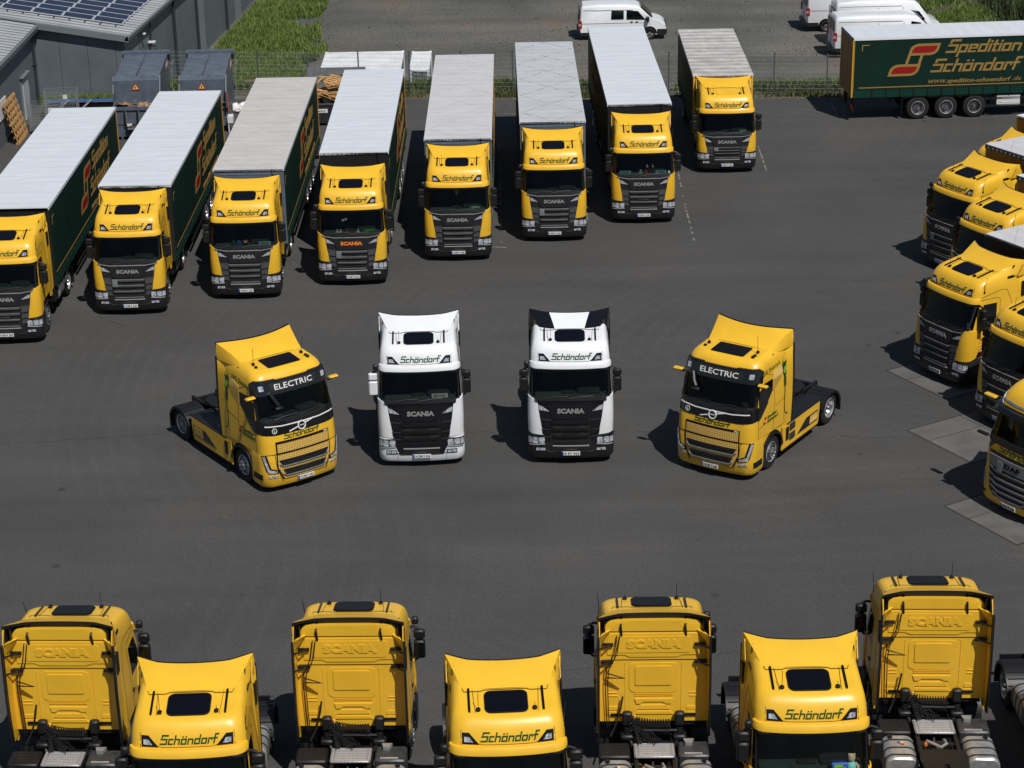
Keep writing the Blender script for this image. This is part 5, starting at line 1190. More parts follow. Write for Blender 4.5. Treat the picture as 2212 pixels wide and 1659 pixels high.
grass('fence_grass',[(-9,99.5),(3.6,98.6),(15.9,97.8),(30,97.1),(30,98.2),(15.9,98.9),(3.6,99.7),(-9,100.6)],15000,.25,.65,'grass_blade',8,dens=lambda x,y:-.35,label='taller green grass growing just behind the mesh fence')
terr_keep=terr
def terr(x,y): return 0.0
grass('wall_grass',[(-22.7,97.9),(-18.4,97.9),(-18.4,98.75),(-22.7,98.75)],3800,.12,.42,'grass_blade',11,label='strip of green grass at the foot of the grey cladded gable wall')
terr=terr_keep
# scattered tufts on the gravel
grass('bank_brambles',[(27.5,112),(40,108),(40,128),(27,128)],9000,.5,1.3,'bramble_leaf',21,dens=lambda x,y:-.4-.1*(x-28),label='dark tangled brambles on the bank in the top right corner')
grass('gravel_tufts',[(-9,101),(20,99.5),(21,125),(-12,125)],700,.03,.09,'weed_blade',15,dens=lambda x,y:.25,label='sparse low weeds scattered over the gravel lot')
# ---------------------------------------------------------------- fence
FP=[(-17.2,100.75),(-12,100.1),(-4.9,99.15),(3.64,98.45),(13.85,97.25),(32,95.9)]
froot=empty('mesh_fence',FP[0][0],FP[0][1]); tag(froot,'long grey double-rod mesh fence between the truck yard and the gravel lot','fence')
b=MB(); 
for k in range(51): x=.05*k; b.tube([(x,0,.05),(x,0,1.95)],.0032,'galv',3,caps=False)
for k in range(10):
    z=.08+.2*k
    for y in (-.006,.006): b.tube([(0,y,z),(2.5,y,z)],.0045,'galv',3,caps=False)
pm=b.build('fence_panel'); b=MB(); b.box(-.03,.03,-.025,.025,-.1,2.0,'galv_dark'); b.box(-.034,.034,-.03,.03,2.0,2.02,'black_plastic'); pst=b.build('fence_post')
first=True
def lens_(a,b): return math.hypot(b[0]-a[0],b[1]-a[1])
P=[]; s=0; seg=0; tot=sum(lens_(FP[i],FP[i+1]) for i in range(len(FP)-1)); n=int(tot/2.52)
def along(s):
    for i in range(len(FP)-1):
        d=lens_(FP[i],FP[i+1])
        if s<=d or i==len(FP)-2: t=s/d; return (FP[i][0]+(FP[i+1][0]-FP[i][0])*t,FP[i][1]+(FP[i+1][1]-FP[i][1])*t)
        s-=d
for i in range(n+1):
    a,c=along(i*2.52),along((i+1)*2.52); an=math.atan2(c[1]-a[1],c[0]-a[0])
    for src in ((pm,pst) if i<n else (pst,)):
        o=src if i==0 else src.copy(); 
        if i: COL.objects.link(o)
        o.parent=froot; o.location=(a[0]-FP[0][0],a[1]-FP[0][1],0); o.rotation_euler=(0,0,an)
# ---------------------------------------------------------------- halls
XC=lambda y:-18.4+.083*(y-98.8)
h=empty('industrial_hall',-18.4,98.8); tag(h,'large dark grey cladded hall with solar panels on its light ribbed roof','building')
def loc(o): o.matrix_parent_inverse=Matrix.Translation((18.4,-98.8,0)); return o
def RZ(x,y,w=0): return 3.12+.168*(XC(y)-x)+w
b=MB(); Y1=150
# gable wall in panels with real joints
xs_=[-34,-29,-24.5,-22.9,-21.55,-20.2,-18.85,-18.4]
for i in range(len(xs_)-1):
    a,c=xs_[i]+.008,xs_[i+1]-.008; b.add([(a,98.8,-.3),(c,98.8,-.3),(c,98.8,RZ(c,98.8)-.06),(a,98.8,RZ(a,98.8)-.06)],[(0,1,2,3)],'clad_rib')
b.add([(-34,98.82,-.3),(-18.4,98.82,-.3),(-18.4,98.82,RZ(-18.4,98.8)-.06),(-34,98.82,RZ(-34,98.8)-.06)],[(0,1,2,3)],'lamp_dark')
loc(b.build('gable_wall',h,smooth=False))
b=MB(); yy=98.8
for i,(w,mm) in enumerate([(2.6,'cladding_light'),(7.2,'cladding'),(6.0,'cladding'),(1.6,'cladding_light'),(8,'cladding'),(2,'cladding_light'),(8,'cladding'),(15,'cladding')]):
    a,c=yy+.01,yy+w-.01; b.add([(XC(a),a,-2.2),(XC(c),c,-2.2),(XC(c),c,3.05),(XC(a),a,3.05)],[(0,1,2,3)],mm); yy+=w
b.add([(XC(98.8)-.02,98.8,-2.2),(XC(150)-.02,150,-2.2),(XC(150)-.02,150,3.05),(XC(98.8)-.02,98.8,3.05)],[(0,1,2,3)],'lamp_dark')
loc(b.build('side_wall',h,smooth=False))
b=MB(); # ribbed roof: trapezoid ribs running down the slope
y=98.55
while y<128:
    for dy0,dy1,dz0,dz1,rm in ((0,.24,0,0,'roof_groove_shade'),(.24,.27,0,.04,'roof_sheet'),(.27,.47,.04,.04,'roof_sheet'),(.47,.50,.04,0,'roof_groove_shade')):  # grooves and one rib slope use a darker sheet colour as painted shade
        a,c=y+dy0,y+dy1; b.add([(-36,a,RZ(-36,a,dz0)),(XC(a)+.25,a,RZ(XC(a)+.25,a,dz0)),(XC(c)+.25,c,RZ(XC(c)+.25,c,dz1)),(-36,c,RZ(-36,c,dz1))],[(0,1,2,3)],rm)
    y+=.50
loc(b.build('ribbed_roof',h,smooth=False))
b=MB(); # verge and gutter trims
b.loft([[(x,98.50,RZ(x,98.6,.07)),(x,98.74,RZ(x,98.6,.07)),(x,98.79,RZ(x,98.6,-.22)),(x,98.50,RZ(x,98.6,-.22))] for x in (-36,XC(98.6)+.28)],'trim_grey',caps=True)
b.loft([[(XC(y)+.12,y,2.92),(XC(y)+.30,y,2.92),(XC(y)+.33,y,3.10),(XC(y)+.26,y,3.16),(XC(y)+.22,y,3.12),(XC(y)+.12,y,3.0)] for y in (98.5,130)],'trim_grey',caps=True)
loc(b.build('roof_trim',h))
for yy in (108.6,113.9,121.5): b=MB(); x=XC(yy)+.12; b.tube([(x+.1,yy,2.95),(x,yy,2.7),(x,yy,-2)],.07,'pipe_dark',8); loc(b.build('downpipe',h))
b=MB(); x=XC(103.5); b.tube([(x+.2,103.5,3.05),(x+.12,103.5,2.9),(x+.12,103.5,1.6)],.05,'pipe_dark',8); loc(b.build('downpipe',h))
b=MB(); b.box(x,x+.35,103.2,103.5,1.75,1.82,'label_white'); b.box(x,x+.4,103.3,103.36,1.55,1.6,'pipe_dark'); b.tube([(x+.1,103.3,1.7),(x+.1,103.3,.9)],.015,'pipe_dark'); loc(b.build('wall_bracket',h))
b=MB(); x=XC(101.9); b.lathe([(.001,.0),(.06,.02),(.12,.12),(.11,.16),(.001,.17)],(x+.18,101.9,2.40),'z','label_white',12); b.tube([(x,101.9,2.5),(x+.18,101.9,2.55)],.02,'pipe_dark'); loc(b.build('wall_lamp',h))
# solar modules in a grid on the roof
for ci in range(8):
    for ri in range(9):
        x1=-18.72-1.455*ci; x0=x1-1.43; ya=100.5-.10*ci*.6+.98*ri; yb=ya+.955
        dx=.083*(ya-100.5); x0+=dx; x1+=dx
        if ya>109.5: continue
        b=MB(); e=.09; b.add([(x0,ya,RZ(x0,ya,e)),(x1,ya,RZ(x1,ya,e)),(x1,yb,RZ(x1,yb,e)),(x0,yb,RZ(x0,yb,e))]+[(x0,ya,RZ(x0,ya,e+.04)),(x1,ya,RZ(x1,ya,e+.04)),(x1,yb,RZ(x1,yb,e+.04)),(x0,yb,RZ(x0,yb,e+.04))],[(0,3,2,1),(4,5,6,7),(0,1,5,4),(1,2,6,5),(2,3,7,6),(3,0,4,7)],'panel_frame')
        i_=.035; q=[(x0+i_,ya+i_),(x1-i_,ya+i_),(x1-i_,yb-i_),(x0+i_,yb-i_)]; b.add([(u,v,RZ(u,v,e+.044)) for u,v in q],[(0,1,2,3)],'solar_cell'); loc(b.build('solar_panel',h,smooth=False))
b=MB()
for k in range(16): x=-19-.74*k; b.box(x-.02,x+.02,100.1,100.5,RZ(x,100.3,.05),RZ(x,100.3,.10),'lamp_dark')
loc(b.build('panel_rail',h))
# the low hall at the left edge
h2=empty('side_building',-22.7,90); tag(h2,'smaller grey cladded building at the left edge with a white door and notice','building')
def loc2(o): o.matrix_parent_inverse=Matrix.Translation((22.7,-90,0)); return o
def R2(x,w=0): return 3.80+.17*(-22.7-x)+w
b=MB(); b.box(-22.75,-22.7,60,98.75,-.1,3.75,'cladding'); loc2(b.build('side_wall',h2,smooth=False))
b=MB(); y=60
while y<98.7:
    for dy0,dy1,dz0,dz1,rm in ((0,.24,0,0,'roof_groove_shade'),(.24,.27,0,.04,'roof_sheet'),(.27,.47,.04,.04,'roof_sheet'),(.47,.50,.04,0,'roof_groove_shade')): b.add([(-36,y+dy0,R2(-36,dz0)),(-22.5,y+dy0,R2(-22.5,dz0)),(-22.5,y+dy1,R2(-22.5,dz1)),(-36,y+dy1,R2(-36,dz1))],[(0,1,2,3)],rm)  # same painted groove shade as on the hall roof
    y+=.50
loc2(b.build('ribbed_roof',h2,smooth=False))
b=MB(); b.prism([(-22.62,3.52),(-22.42,3.52),(-22.38,3.74),(-22.44,3.86),(-22.5,3.80),(-22.62,3.6)],1,60,98.8,'trim_grey'); b.prism([(-36,R2(-36,.08)),(-22.45,R2(-22.45,.08)),(-22.45,R2(-22.45,-.1)),(-36,R2(-36,-.1))],1,98.5,98.78,'trim_grey'); loc2(b.build('roof_trim',h2))
b=MB(); b.box(-22.70,-22.64,95.0,96.3,0,2.02,'trim_grey'); b.box(-22.64,-22.60,95.08,96.22,.02,1.95,'door_white'); b.box(-22.68,-22.5,94.9,96.4,2.04,2.10,'trim_grey'); dr=loc2(b.build('door',h2)); b=MB(); b.box(-22.60,-22.56,95.18,95.32,.95,1.0,'lamp_dark'); loc2(b.build('door_handle',dr))
b=MB(); b.box(-22.69,-22.65,90.3,91.75,1.2,2.05,'label_white'); ns=loc2(b.build('notice_board',h2)); b=MB()
ff=lambda u,v,w:(-22.65+w,u,v)
for k in range(7): b.skin(poly2([rect(90.5,90.5+.5+.6*((k*37)%10)/10,1.95-.085*k,1.975-.085*k)]),ff,0,.006,'ink',du=0,dv=0)
loc2(b.build('notice_lettering',ns))
b=MB(); b.tube([(-22.58,97.9,3.5),(-22.60,97.9,0)],.06,'pipe_dark',8); b.box(-22.7,-22.5,97.8,98.0,2.0,2.04,'pipe_dark'); loc2(b.build('downpipe',h2))
b=MB(); b.box(-26.5,-24.2,86,91.0,R2(-25,.35),R2(-25,.40),'solar_cell'); loc2(b.build('solar_panel',h2))
# ---------------------------------------------------------------- waste press containers
def press(x,y,th,label):
    r=empty('waste_compactor',x,y,th); tag(r,label,'container','grey waste press containers'); m='container_grey'
    b=MB(); W0=1.0
    pr=[(0,.30),(0,1.62),(-.02,1.64),(.02,2.50),(.30,2.62),(4.35,2.72),(4.5,2.62),(4.5,.3)]
    b.loft([[(sx,p,q) for p,q in [(a,c-(.06 if c>2 else 0)) for a,c in pr]] if abs(sx)>.9 else [(sx,p,q) for p,q in pr] for sx in (-1.0,-.94,.94,1.0)],m,caps=True); 
    body=b.build('press_body',r,smooth=30)
    b=MB(); b.box(-.012,.012,.35,4.3,2.63,2.70,'galv_dark'); b.box(-1.06,1.10,4.30,4.62,2.62,2.80,m); b.prism([(4.3,2.7),(4.62,2.8),(4.62,2.3),(4.5,2.3)],0,1.0,1.12,m); b.prism([(4.3,2.7),(4.62,2.8),(4.62,2.3),(4.5,2.3)],0,-1.12,-1.0,m); b.build('rear_frame',r)
    b=MB(); b.prism([(-.02,2.46),(-.05,1.40),(.05,1.40),(.05,2.46)],0,-1.05,.98,m); b.box(-1.1,1.02,-.12,.1,1.36,1.42,'galv_dark'); b.box(-1.1,1.02,-.14,-.12,1.40,1.44,'galv')
    b.box(-.98,1.0,.0,.4,.9,1.36,'lamp_dark'); b.box(-1.02,.98,-.08,.3,1.12,1.2,'galv_dark')
    for xx in (-.15,.45): b.box(xx-.03,xx+.03,-.09,-.03,1.46,1.58,'galv')
    b.build('hopper_flap',r)
    for sg in (-1,1):
        b=MB(); b.prism([(-.30,1.95),(.25,2.62),(.25,1.2),(-.28,1.2)],0,*sorted((sg*1.02,sg*1.08)),m); b.build('side_guard',r)
    b=MB(); tri=lambda s,u0,v0:[(u0-s,v0-s*.58),(u0+s,v0-s*.58),(u0,v0+s*1.15)]
    fz=lambda u,v,w:(u,-.05-w,v)
    b.skin(poly2([tri(.19,-.05,2.13)]),fz,0,.012,'warn_red',du=0,dv=0); b.skin(poly2([tri(.125,-.05,2.137)]),fz,.012,.018,'warn_yellow',du=0,dv=0); b.skin(poly2([rect(-.075,-.03,2.09,2.2)]),fz,.018,.022,'ink',du=0,dv=0); b.build('warning_sign',r)
    b=MB(); fs_=lambda u,v,w:(1.0+w,u,v); b.skin(poly2([[(3.3,2.15),(4.0,2.15),(4.1,2.45),(3.4,2.45)]]),fs_,0,.012,'warn_red',du=0,dv=0); b.skin(text2('KOMPAKT' if 0 else 'PRESS',.17,.62,bold=.02,u=3.7,v=2.30),fs_,.012,.018,'plate_white',du=0,dv=0) if 0 else b.skin(poly2([[(3.36,2.20),(3.98,2.20),(4.04,2.40),(3.42,2.40)]]),fs_,.012,.016,'label_white',du=0,dv=0); b.build('maker_label',r)
    b=MB(); b.box(1.03,1.2,.35,.95,.75,1.15,'galv_dark'); b.box(1.03,1.28,-.2,.3,.45,.75,'label_white'); b.tube([(1.08,-.1,1.9),(1.10,-.05,1.0)],.03,'tape_orange'); b.build('control_cabinet',r); b=MB(); b.box(1.05,1.09,-.2,.3,.0,.42,'label_white'); b.skin(poly2([[(-.2,.3),(-.05,.42),(.15,.42),(.3,.3),(.3,.22),(.1,.4)]]),lambda u,v,w:(1.09+w,u,v-.1),0,.004,'warn_red',du=0,dv=0); b.build('warning_board',r); b=MB(); b.tube([(1.1,4.4,.4),(1.15,4.4,2.1),(1.25,4.5,2.3)],.025,'galv'); b.lathe([(.001,2.05),(.06,2.05),(.06,2.2),(.001,2.2)],(1.15,4.4,0),'z','galv',8); b.build('locking_lever',r)
    b=MB()
    for xx in (-.5,.5): b.box(xx-.06,xx+.06,-.3,4.5,.1,.3,'galv_dark'); b.lathe([(.001,xx-.1),(.1,xx-.1),(.1,xx+.1),(.001,xx+.1)],(0,.1,.1),'x','steel',12); b.lathe([(.001,xx-.1),(.1,xx-.1),(.1,xx+.1),(.001,xx+.1)],(0,4.3,.1),'x','steel',12)
    b.build('skid_frame',r); return r
press(-16.82,92.45,.05,'grey waste press container standing directly behind the open skip marked 209'); press(-13.80,92.35,.045,'grey waste press container nearest the mesh fence with red and white board')
# skip 209 with cardboard
r=empty('open_skip',-16.95,91.3); tag(r,'open grey skip marked 209 with lifting hooks, full of cardboard','skip')
b=MB()
for p in ([(-.88,0),(.9,0),(.9,.05),(-.88,.05)],): b.box(-.88,.9,0,.05,.15,1.50,'container_grey')
b.box(-.88,-.83,.05,1.3,.15,1.5,'container_grey'); b.box(.85,.9,.05,1.3,.15,1.5,'container_grey'); b.box(-.83,.85,1.25,1.3,.15,1.5,'container_grey'); b.box(-.83,.85,.05,1.25,.15,.2,'container_grey'); b.box(-.92,.94,-.06,.0,1.38,1.53,'container_grey'); b.box(-.92,.94,-.03,0,.72,.76,'galv_dark'); b.build('skip_body',r)
for xx in (-.28,.30):
    b=MB(); b.prism([(-.16,.75),(-.10,1.35),(-.02,1.40),(0,.7)],0,xx-.045,xx+.045,'black_plastic'); b.tube([(xx+.05,-.12,1.35),(xx+.05,-.16,.8)],.02,'galv'); b.build('lifting_hook',r)
b=MB(); b.prism([(-.30,.55),(.34,.55),(.24,.30),(-.20,.30)],1,-.16,0,'lamp_dark'); b.box(-.2,.26,-.19,-.16,.52,.60,'galv'); b.build('hook_pocket',r)
b=MB(); b.skin(text2('209',.10,.22,bold=.02,u=-.12,v=.66),lambda u,v,w:(u,-.162-w,v+.05),-.16,.004,'plate_white',du=0,dv=0); b.build('number_lettering',r)
b=MB()
for xx in (-.5,.5): b.box(xx-.05,xx+.05,-.02,1.3,.0,.15,'galv_dark')
b.build('skid',r)
rn=random.Random(5)
for k in range(9):
    b=MB(); w,d=rn.uniform(.3,.55),rn.uniform(.25,.5); rot=Matrix.Rotation(rn.uniform(-.6,.6),4,'X')@Matrix.Rotation(rn.uniform(-.5,.5),4,'Y')@Matrix.Rotation(rn.uniform(0,3),4,'Z'); b.box(-w/2,w/2,-d/2,d/2,-.012,.012,'cardboard'); b.box(-w/2,-w/2+.012,-d/2,d/2,.012,.10,'cardboard')
    o=b.build('cardboard_sheet'); o.matrix_world=Matrix.Translation((-16.95+rn.uniform(-.6,.6),91.3+rn.uniform(.3,1.0),1.33+.02*k))@rot; tag(o,'flattened brown cardboard lying among others in the open grey skip marked 209','cardboard','cardboard pieces in the skip')
# black skip with broken pallets
r=empty('open_skip',-7.95,93.1); tag(r,'black skip with a HOLZ sign, heaped with broken wood, behind the third and fourth trailers','skip')
b=MB(); b.box(-1.35,1.3,0,.05,.12,1.04,'skip_black'); b.box(-1.35,-1.3,.05,3.2,.12,1.04,'skip_black'); b.box(1.25,1.3,.05,3.2,.12,1.04,'skip_black'); b.box(-1.3,1.25,3.15,3.2,.12,1.04,'skip_black'); b.box(-1.3,1.25,.05,3.15,.12,.18,'skip_black'); b.box(-1.38,1.33,-.04,.0,.98,1.06,'galv_dark')
for k in range(8): b.box(-1.2+.33*k,-1.16+.33*k,-.03,0,.12,.98,'skip_black')
b.build('skip_body',r)
b=MB(); fz=lambda u,v,w:(u,-.035-w,v); b.skin(poly2([rect(-.85,-.30,.62,.80)]),fz,-.01,.01,'plate_white',du=0,dv=0); b.skin(text2('HOLZ',.09,.34,bold=.03,u=-.57,v=.70),fz,.01,.015,'ink',du=0,dv=0); b.build('sign',r)
b=MB(); b.box(-1.45,1.3,3.25,3.32,.8,1.95,'galv'); b.box(-1.5,1.35,3.22,3.25,1.35,1.39,'galv_dark'); b.tube([(-1.45,3.2,.3),(-1.45,3.2,2.0)],.05,'galv'); b.build('raised_flap',r)
def pallet_mesh():
    b=MB()
    for k in range(5): b.box(0,1.2,.17*k,.17*k+.11,.122,.144,'wood')
    for k in range(3): b.box(.527*k,.527*k+.145,0,.79,.10,.122,'wood')
    for i in range(3):
        for j in range(3): b.box(.527*i,.527*i+.145,.34*j,.34*j+.10,.022,.10,'wood')
    for j in range(3): b.box(0,1.2,.34*j,.34*j+.10,0,.022,'wood')
    return b
pal=pallet_mesh().build('pallet',smooth=False); used=False
def put_pallet(M4,label,group=None):
    global used
    o=pal if not used else pal.copy()
    if used: COL.objects.link(o)
    used=True; o.matrix_world=M4; return tag(o,label,'pallet',group)
rn=random.Random(8)
for k in range(7):
    put_pallet(Matrix.Translation((-9.1+rn.uniform(0,1.2),93.3+rn.uniform(0,1.7),.85+.13*k))@Matrix.Rotation(rn.uniform(-.25,.35),4,'X')@Matrix.Rotation(rn.uniform(-.3,.3),4,'Y')@Matrix.Rotation(rn.uniform(-.6,.6),4,'Z'),'broken wooden pallet in the heap inside the black HOLZ skip','pallets heaped in the wood skip')
for k in range(26):
    b=MB(); l=rn.uniform(.5,1.3); b.box(-l/2,l/2,-.05,.05,-.012,.012,'wood_dark' if rn.random()<.3 else 'wood'); o=b.build('board'); o.matrix_world=Matrix.Translation((-9.1+rn.uniform(0,1.9),93.3+rn.uniform(0,2.3),1.1+rn.uniform(0,.75)))@Matrix.Rotation(rn.uniform(-.5,.5),4,'X')@Matrix.Rotation(rn.uniform(-.5,.5),4,'Y')@Matrix.Rotation(rn.uniform(0,3.1),4,'Z'); tag(o,'loose splintered board on the wood heap in the black HOLZ skip','board','loose boards in the wood skip')
# pallets standing by the left building, cages, ladder
for i,(y0,dx,lab) in enumerate(((90.75,0,'large wooden lattice pallet leaning on the left building, the one nearer the camera'),(91.55,-.05,'second large wooden lattice pallet leaning on the left building, nearer the roll cages'))):
    b=MB()
    for k in range(4): b.box(-.02,.02,.43*k-.02,.43*k+.09,0,1.95,'wood')
    for k in range(7): b.box(.02,.045,-.04,1.40,.30*k,.30*k+.13,'wood'); b.box(-.10,-.075,-.04,1.40,.30*k,.30*k+.10,'wood')
    for k in range(4): b.box(-.075,-.02,.43*k-.02,.43*k+.09,.0,.12,'wood'); b.box(-.075,-.02,.43*k-.02,.43*k+.09,.9,1.02,'wood'); b.box(-.075,-.02,.43*k-.02,.43*k+.09,1.8,1.92,'wood')
    o=b.build('pallet',smooth=False); o.matrix_world=Matrix.Translation((-22.05+dx,y0,.02))@Matrix.Rotation(R(-14),4,'Y'); tag(o,lab,'pallet')
for i,(x,y,lab) in enumerate(((-21.9,92.6,'wire mesh roll cage standing between the leaning pallets and the first trailer'),(-21.7,95.0,'wire mesh roll cage in front of the white door of the left building'))):
    r=empty('roll_cage',x,y,.1); tag(r,lab,'roll cage'); b=MB()
    for (a,c) in (((0,0),(1.5,0)),((0,0),(0,.9)),((1.5,0),(1.5,.9)),((0,.9),(1.5,.9))):
        for k in range(9): z=.2+.14*k; b.tube([(*a,z),(*c,z)],.006,'galv',3,caps=False)
        L_=lens_(a,c); nn=int(L_/.09)
        for k in range(nn+1): t=k/nn; x_,y_=a[0]+(c[0]-a[0])*t,a[1]+(c[1]-a[1])*t; b.tube([(x_,y_,.2),(x_,y_,1.35)],.004,'galv',3,caps=False)
    b.build('mesh_side',r); b=MB()
    for (a,c) in ((0,0),(1.5,0),(0,.9),(1.5,.9)): b.tube([(a,c,.1),(a,c,1.42)],.02,'galv',6)
    b.box(0,1.5,0,.9,.14,.18,'galv_dark'); b.box(.9,1.1,-.01,0,1.0,1.2,'label_white'); b.build('cage_frame',r)
    for (a,c) in ((0,0),(1.5,0),(0,.9),(1.5,.9)): b=MB(); b.lathe([(.001,-.02),(.06,-.02),(.06,.02),(.001,.02)],(a,c,.06),'x','rubber',10); b.build('castor',r)
b=MB(); b.box(-22.2,-17.6,97.2,97.5,.30,.38,'blue_band'); b.box(-22.2,-17.6,97.18,97.2,.30,.34,'galv'); b.box(-22.0,-17.8,97.25,97.45,0,.30,'lamp_dark'); tag(b.build('blue_barrier'),'low blue banded barrier in front of the grassy strip by the gable wall','barrier')
for x,l in ((-21.5,'left one of two grey props leaning on the low blue barrier'),(-20.4,'right one of two grey props leaning on the low blue barrier')): b=MB(); b.tube([(x,96.3,.05),(x+.5,97.15,.42)],.05,'galv',6); tag(b.build('metal_prop'),l,'prop')
# rubbish bags, stack of old pallets behind the fence
for i,(x,y,s,l) in enumerate(((-12.9,95.9,.34,'larger crumpled white rubbish bag right of the second press container'),(-12.55,96.4,.26,'smaller crumpled white rubbish bag behind the larger one'))):
    bm=bmesh.new(); bmesh.ops.create_icosphere(bm,subdivisions=3,radius=s); rn=random.Random(i)
    for v in bm.verts: v.co*=1+.22*math.sin(v.co.x*17+i)*math.cos(v.co.y*15)+.1*rn.uniform(-1,1); v.co.z=max(-s*.55,v.co.z*.75)
    me=bpy.data.meshes.new('rubbish_bag'); bm.to_mesh(me); bm.free(); me.materials.append(M['bag']); o=bpy.data.objects.new('rubbish_bag',me); COL.objects.link(o); o.location=(x,y,s*.55); tag(o,l,'bag')
for k in range(4):
    b=pallet_mesh(); b.names=['wood_dark']; o=b.build('pallet',smooth=False); o.location=(-13.6+.1*k+(.15 if k%2 else 0),102.6,terr(-13,102.6)+.15*k); o.rotation_euler=(0,0,.1*k); tag(o,('lowest','second lowest','second highest','topmost')[k]+' weathered grey pallet of the stack behind the mesh fence','pallet','stacked weathered pallets')
# white containers behind the fence
def cont(x0,x1,y0,y1,zb,zt,label):
    r=empty('storage_container',(x0+x1)/2,(y0+y1)/2,0,zb); tag(r,label,'container'); T=Matrix.Translation((-(x0+x1)/2,-(y0+y1)/2,-zb)); b=MB(); b.box(x0+.03,x1-.03,y0+.03,y1-.03,zb,zt-.03,'galv'); 
    n=int((x1-x0)/.28)
    for k in range(n): b.box(x0+.1+.28*k,x0+.24+.28*k,y0,y0+.05,zb+.1,zt-.12,'galv')
    o=b.build('container_walls',r,smooth=False); o.matrix_parent_inverse=T
    b=MB(); b.cbox(x0,x1,y0,y1,zt-.12,zt,'white_panel',.02)
    for k in range(int((x1-x0)/.22)): b.box(x0+.12+.22*k,x0+.18+.22*k,y0+.12,y1-.12,zt,zt+.012,'white_panel')
    o=b.build('container_roof',r,smooth=False); o.matrix_parent_inverse=T
    b=MB()
    for x in (x0,x1-.12): 
        for y in (y0-.01,y1-.11): b.box(x,x+.12,y,y+.12,zb,zt+.02,'white_panel')
    o=b.build('corner_post',r); o.matrix_parent_inverse=T
cont(-9.15,-5.15,99.7,103.7,-.9,1.0,'long white roofed storage container behind the fence left of the gap'); cont(-4.75,-3.75,99.65,103.6,-.9,.98,'shorter looking white roofed storage container behind the fence right of the gap')
b=MB(); b.tube([(0,0,0),(0,0,1.9),(1.6,1.2,3.2)],.03,'pipe_dark'); b.tube([(.5,.3,0),(.5,.3,1.9),(2.1,1.5,3.2)],.03,'pipe_dark'); o=b.build('handrail'); o.location=(26.3,110.3,.3); tag(o,'dark metal handrail climbing the grassy bank at the top right','handrail')
# ---------------------------------------------------------------- vans
TPROF=[(.05,.30),(.0,.60),(.02,1.0),(.10,1.75),(.22,1.93),(1.2,1.97),(2.6,1.96),(3.25,1.90),(3.42,1.82),(3.95,1.30),(4.12,1.16),(4.60,1.02),(4.82,.88),(4.90,.62),(4.88,.30)]
r,side,body=van('panel_van',4.15,115.75,terr(5,113),-.01,TPROF,1.08,.95,[[(1.80,1.20),(2.50,1.20),(2.50,1.72),(1.82,1.72)],[(2.66,1.18),(3.72,1.14),(3.30,1.68),(2.66,1.74)]],'white low-roofed van with two dark side windows parked on the gravel above the seventh trailer',L=4.9,wb=(.95,3.95))
b=MB(); b.prism([(3.46,1.83),(4.08,1.21),(4.12,1.24),(3.48,1.87)],1,-.78,.78,'dark_glass'); b.build('windscreen',r)
SPROF=[(.05,.34),(.0,.62),(.02,1.2),(.08,2.2),(.20,2.40),(1.2,2.46),(3.9,2.46),(4.4,2.38),(4.65,2.20),(5.1,1.62),(5.35,1.38),(5.75,1.22),(5.92,1.0),(5.95,.60),(5.93,.34)]
SLOW=[(p,q if q<1.3 else 1.3+(q-1.3)*.80) for p,q in SPROF]
SW=[[(4.15,1.42),(4.98,1.40),(4.62,1.90),(4.15,1.98)]]
for x,y,th,pr,lab in ((17.0,116.8,.03,SPROF,'white high-roofed van at the top edge, farthest of the three behind the green trailer'),(18.0,113.1,.03,SPROF,'white high-roofed van in the middle of three, its nose against the grass bank'),(17.55,110.35,.03,SLOW,'white low-roofed van nearest to the green trailer, half hidden behind it')):
    r,side,body=van('delivery_van',x,y,terr(x,y),th,pr,1.35,1.0,SW,lab,'white vans behind the green trailer',L=5.95,wb=(1.1,4.75),dark=.55); k=1 if pr is SPROF else .80
    b=MB(); b.prism([(4.68,2.19 if k==1 else 2.02),(5.12,1.64 if k==1 else 1.57),(5.16,1.68 if k==1 else 1.61),(4.70,2.24 if k==1 else 2.07)],1,-.82,.82,'dark_glass'); b.build('windscreen',r)
    b=MB(); z=2.36 if k==1 else 2.10
    for yy in (-.72,-.36,0,.36,.72): b.box(.5,3.9,yy-.02,yy+.02,z+.04+(.05 if k==1 else .04),z+.105,'white_paint')
    b.build('roof_rib',r)
# ---------------------------------------------------------------- back row: tractors with semi-trailers
GA='yellow tractor units parked nose-out in the back row'; GT='semi-trailers coupled in the back row'; OK=True
A1=make_scania('R',-17.0,65.3,.01,'yellow truck cut by the left edge, first in the back row',GA,'HOM W 2455',small=[('SUPER',0,1.02,.06,.42)])
A2=make_scania('R',-13.25,67.97,.012,'yellow truck second from left in the back row with a grey folding plate',GA,'HOM E 2623',adr=True)
A3=make_scania('R',-9.37,69.36,.012,'yellow truck with caps, a red lamp and a Dirk board behind its windscreen',GA,'HOM W 2251')
A4=make_scania('R',-5.66,70.62,.005,'yellow truck with orange lettering on the grille and a green MARC board',GA,'HOM W 2275',brand='brand_orange',adr=True)
A5=make_scania('R',-1.90,73.15,-.012,'yellow truck with a yellow pennant and a green AHMAD board in the windscreen',GA,'HOM W 2385')
A6=make_scania('R',1.73,75.24,-.006,'yellow truck with a grey folding plate and an empty dashboard, right of the AHMAD truck',GA,'HOM W 2363',adr=True)
A7=make_scania('R',5.27,77.30,-.01,'yellow truck with ANNIKA and YANNICK boards behind its windscreen',GA,'HOM W 2563',small=[('SUPER',0,1.02,.06,.42)])
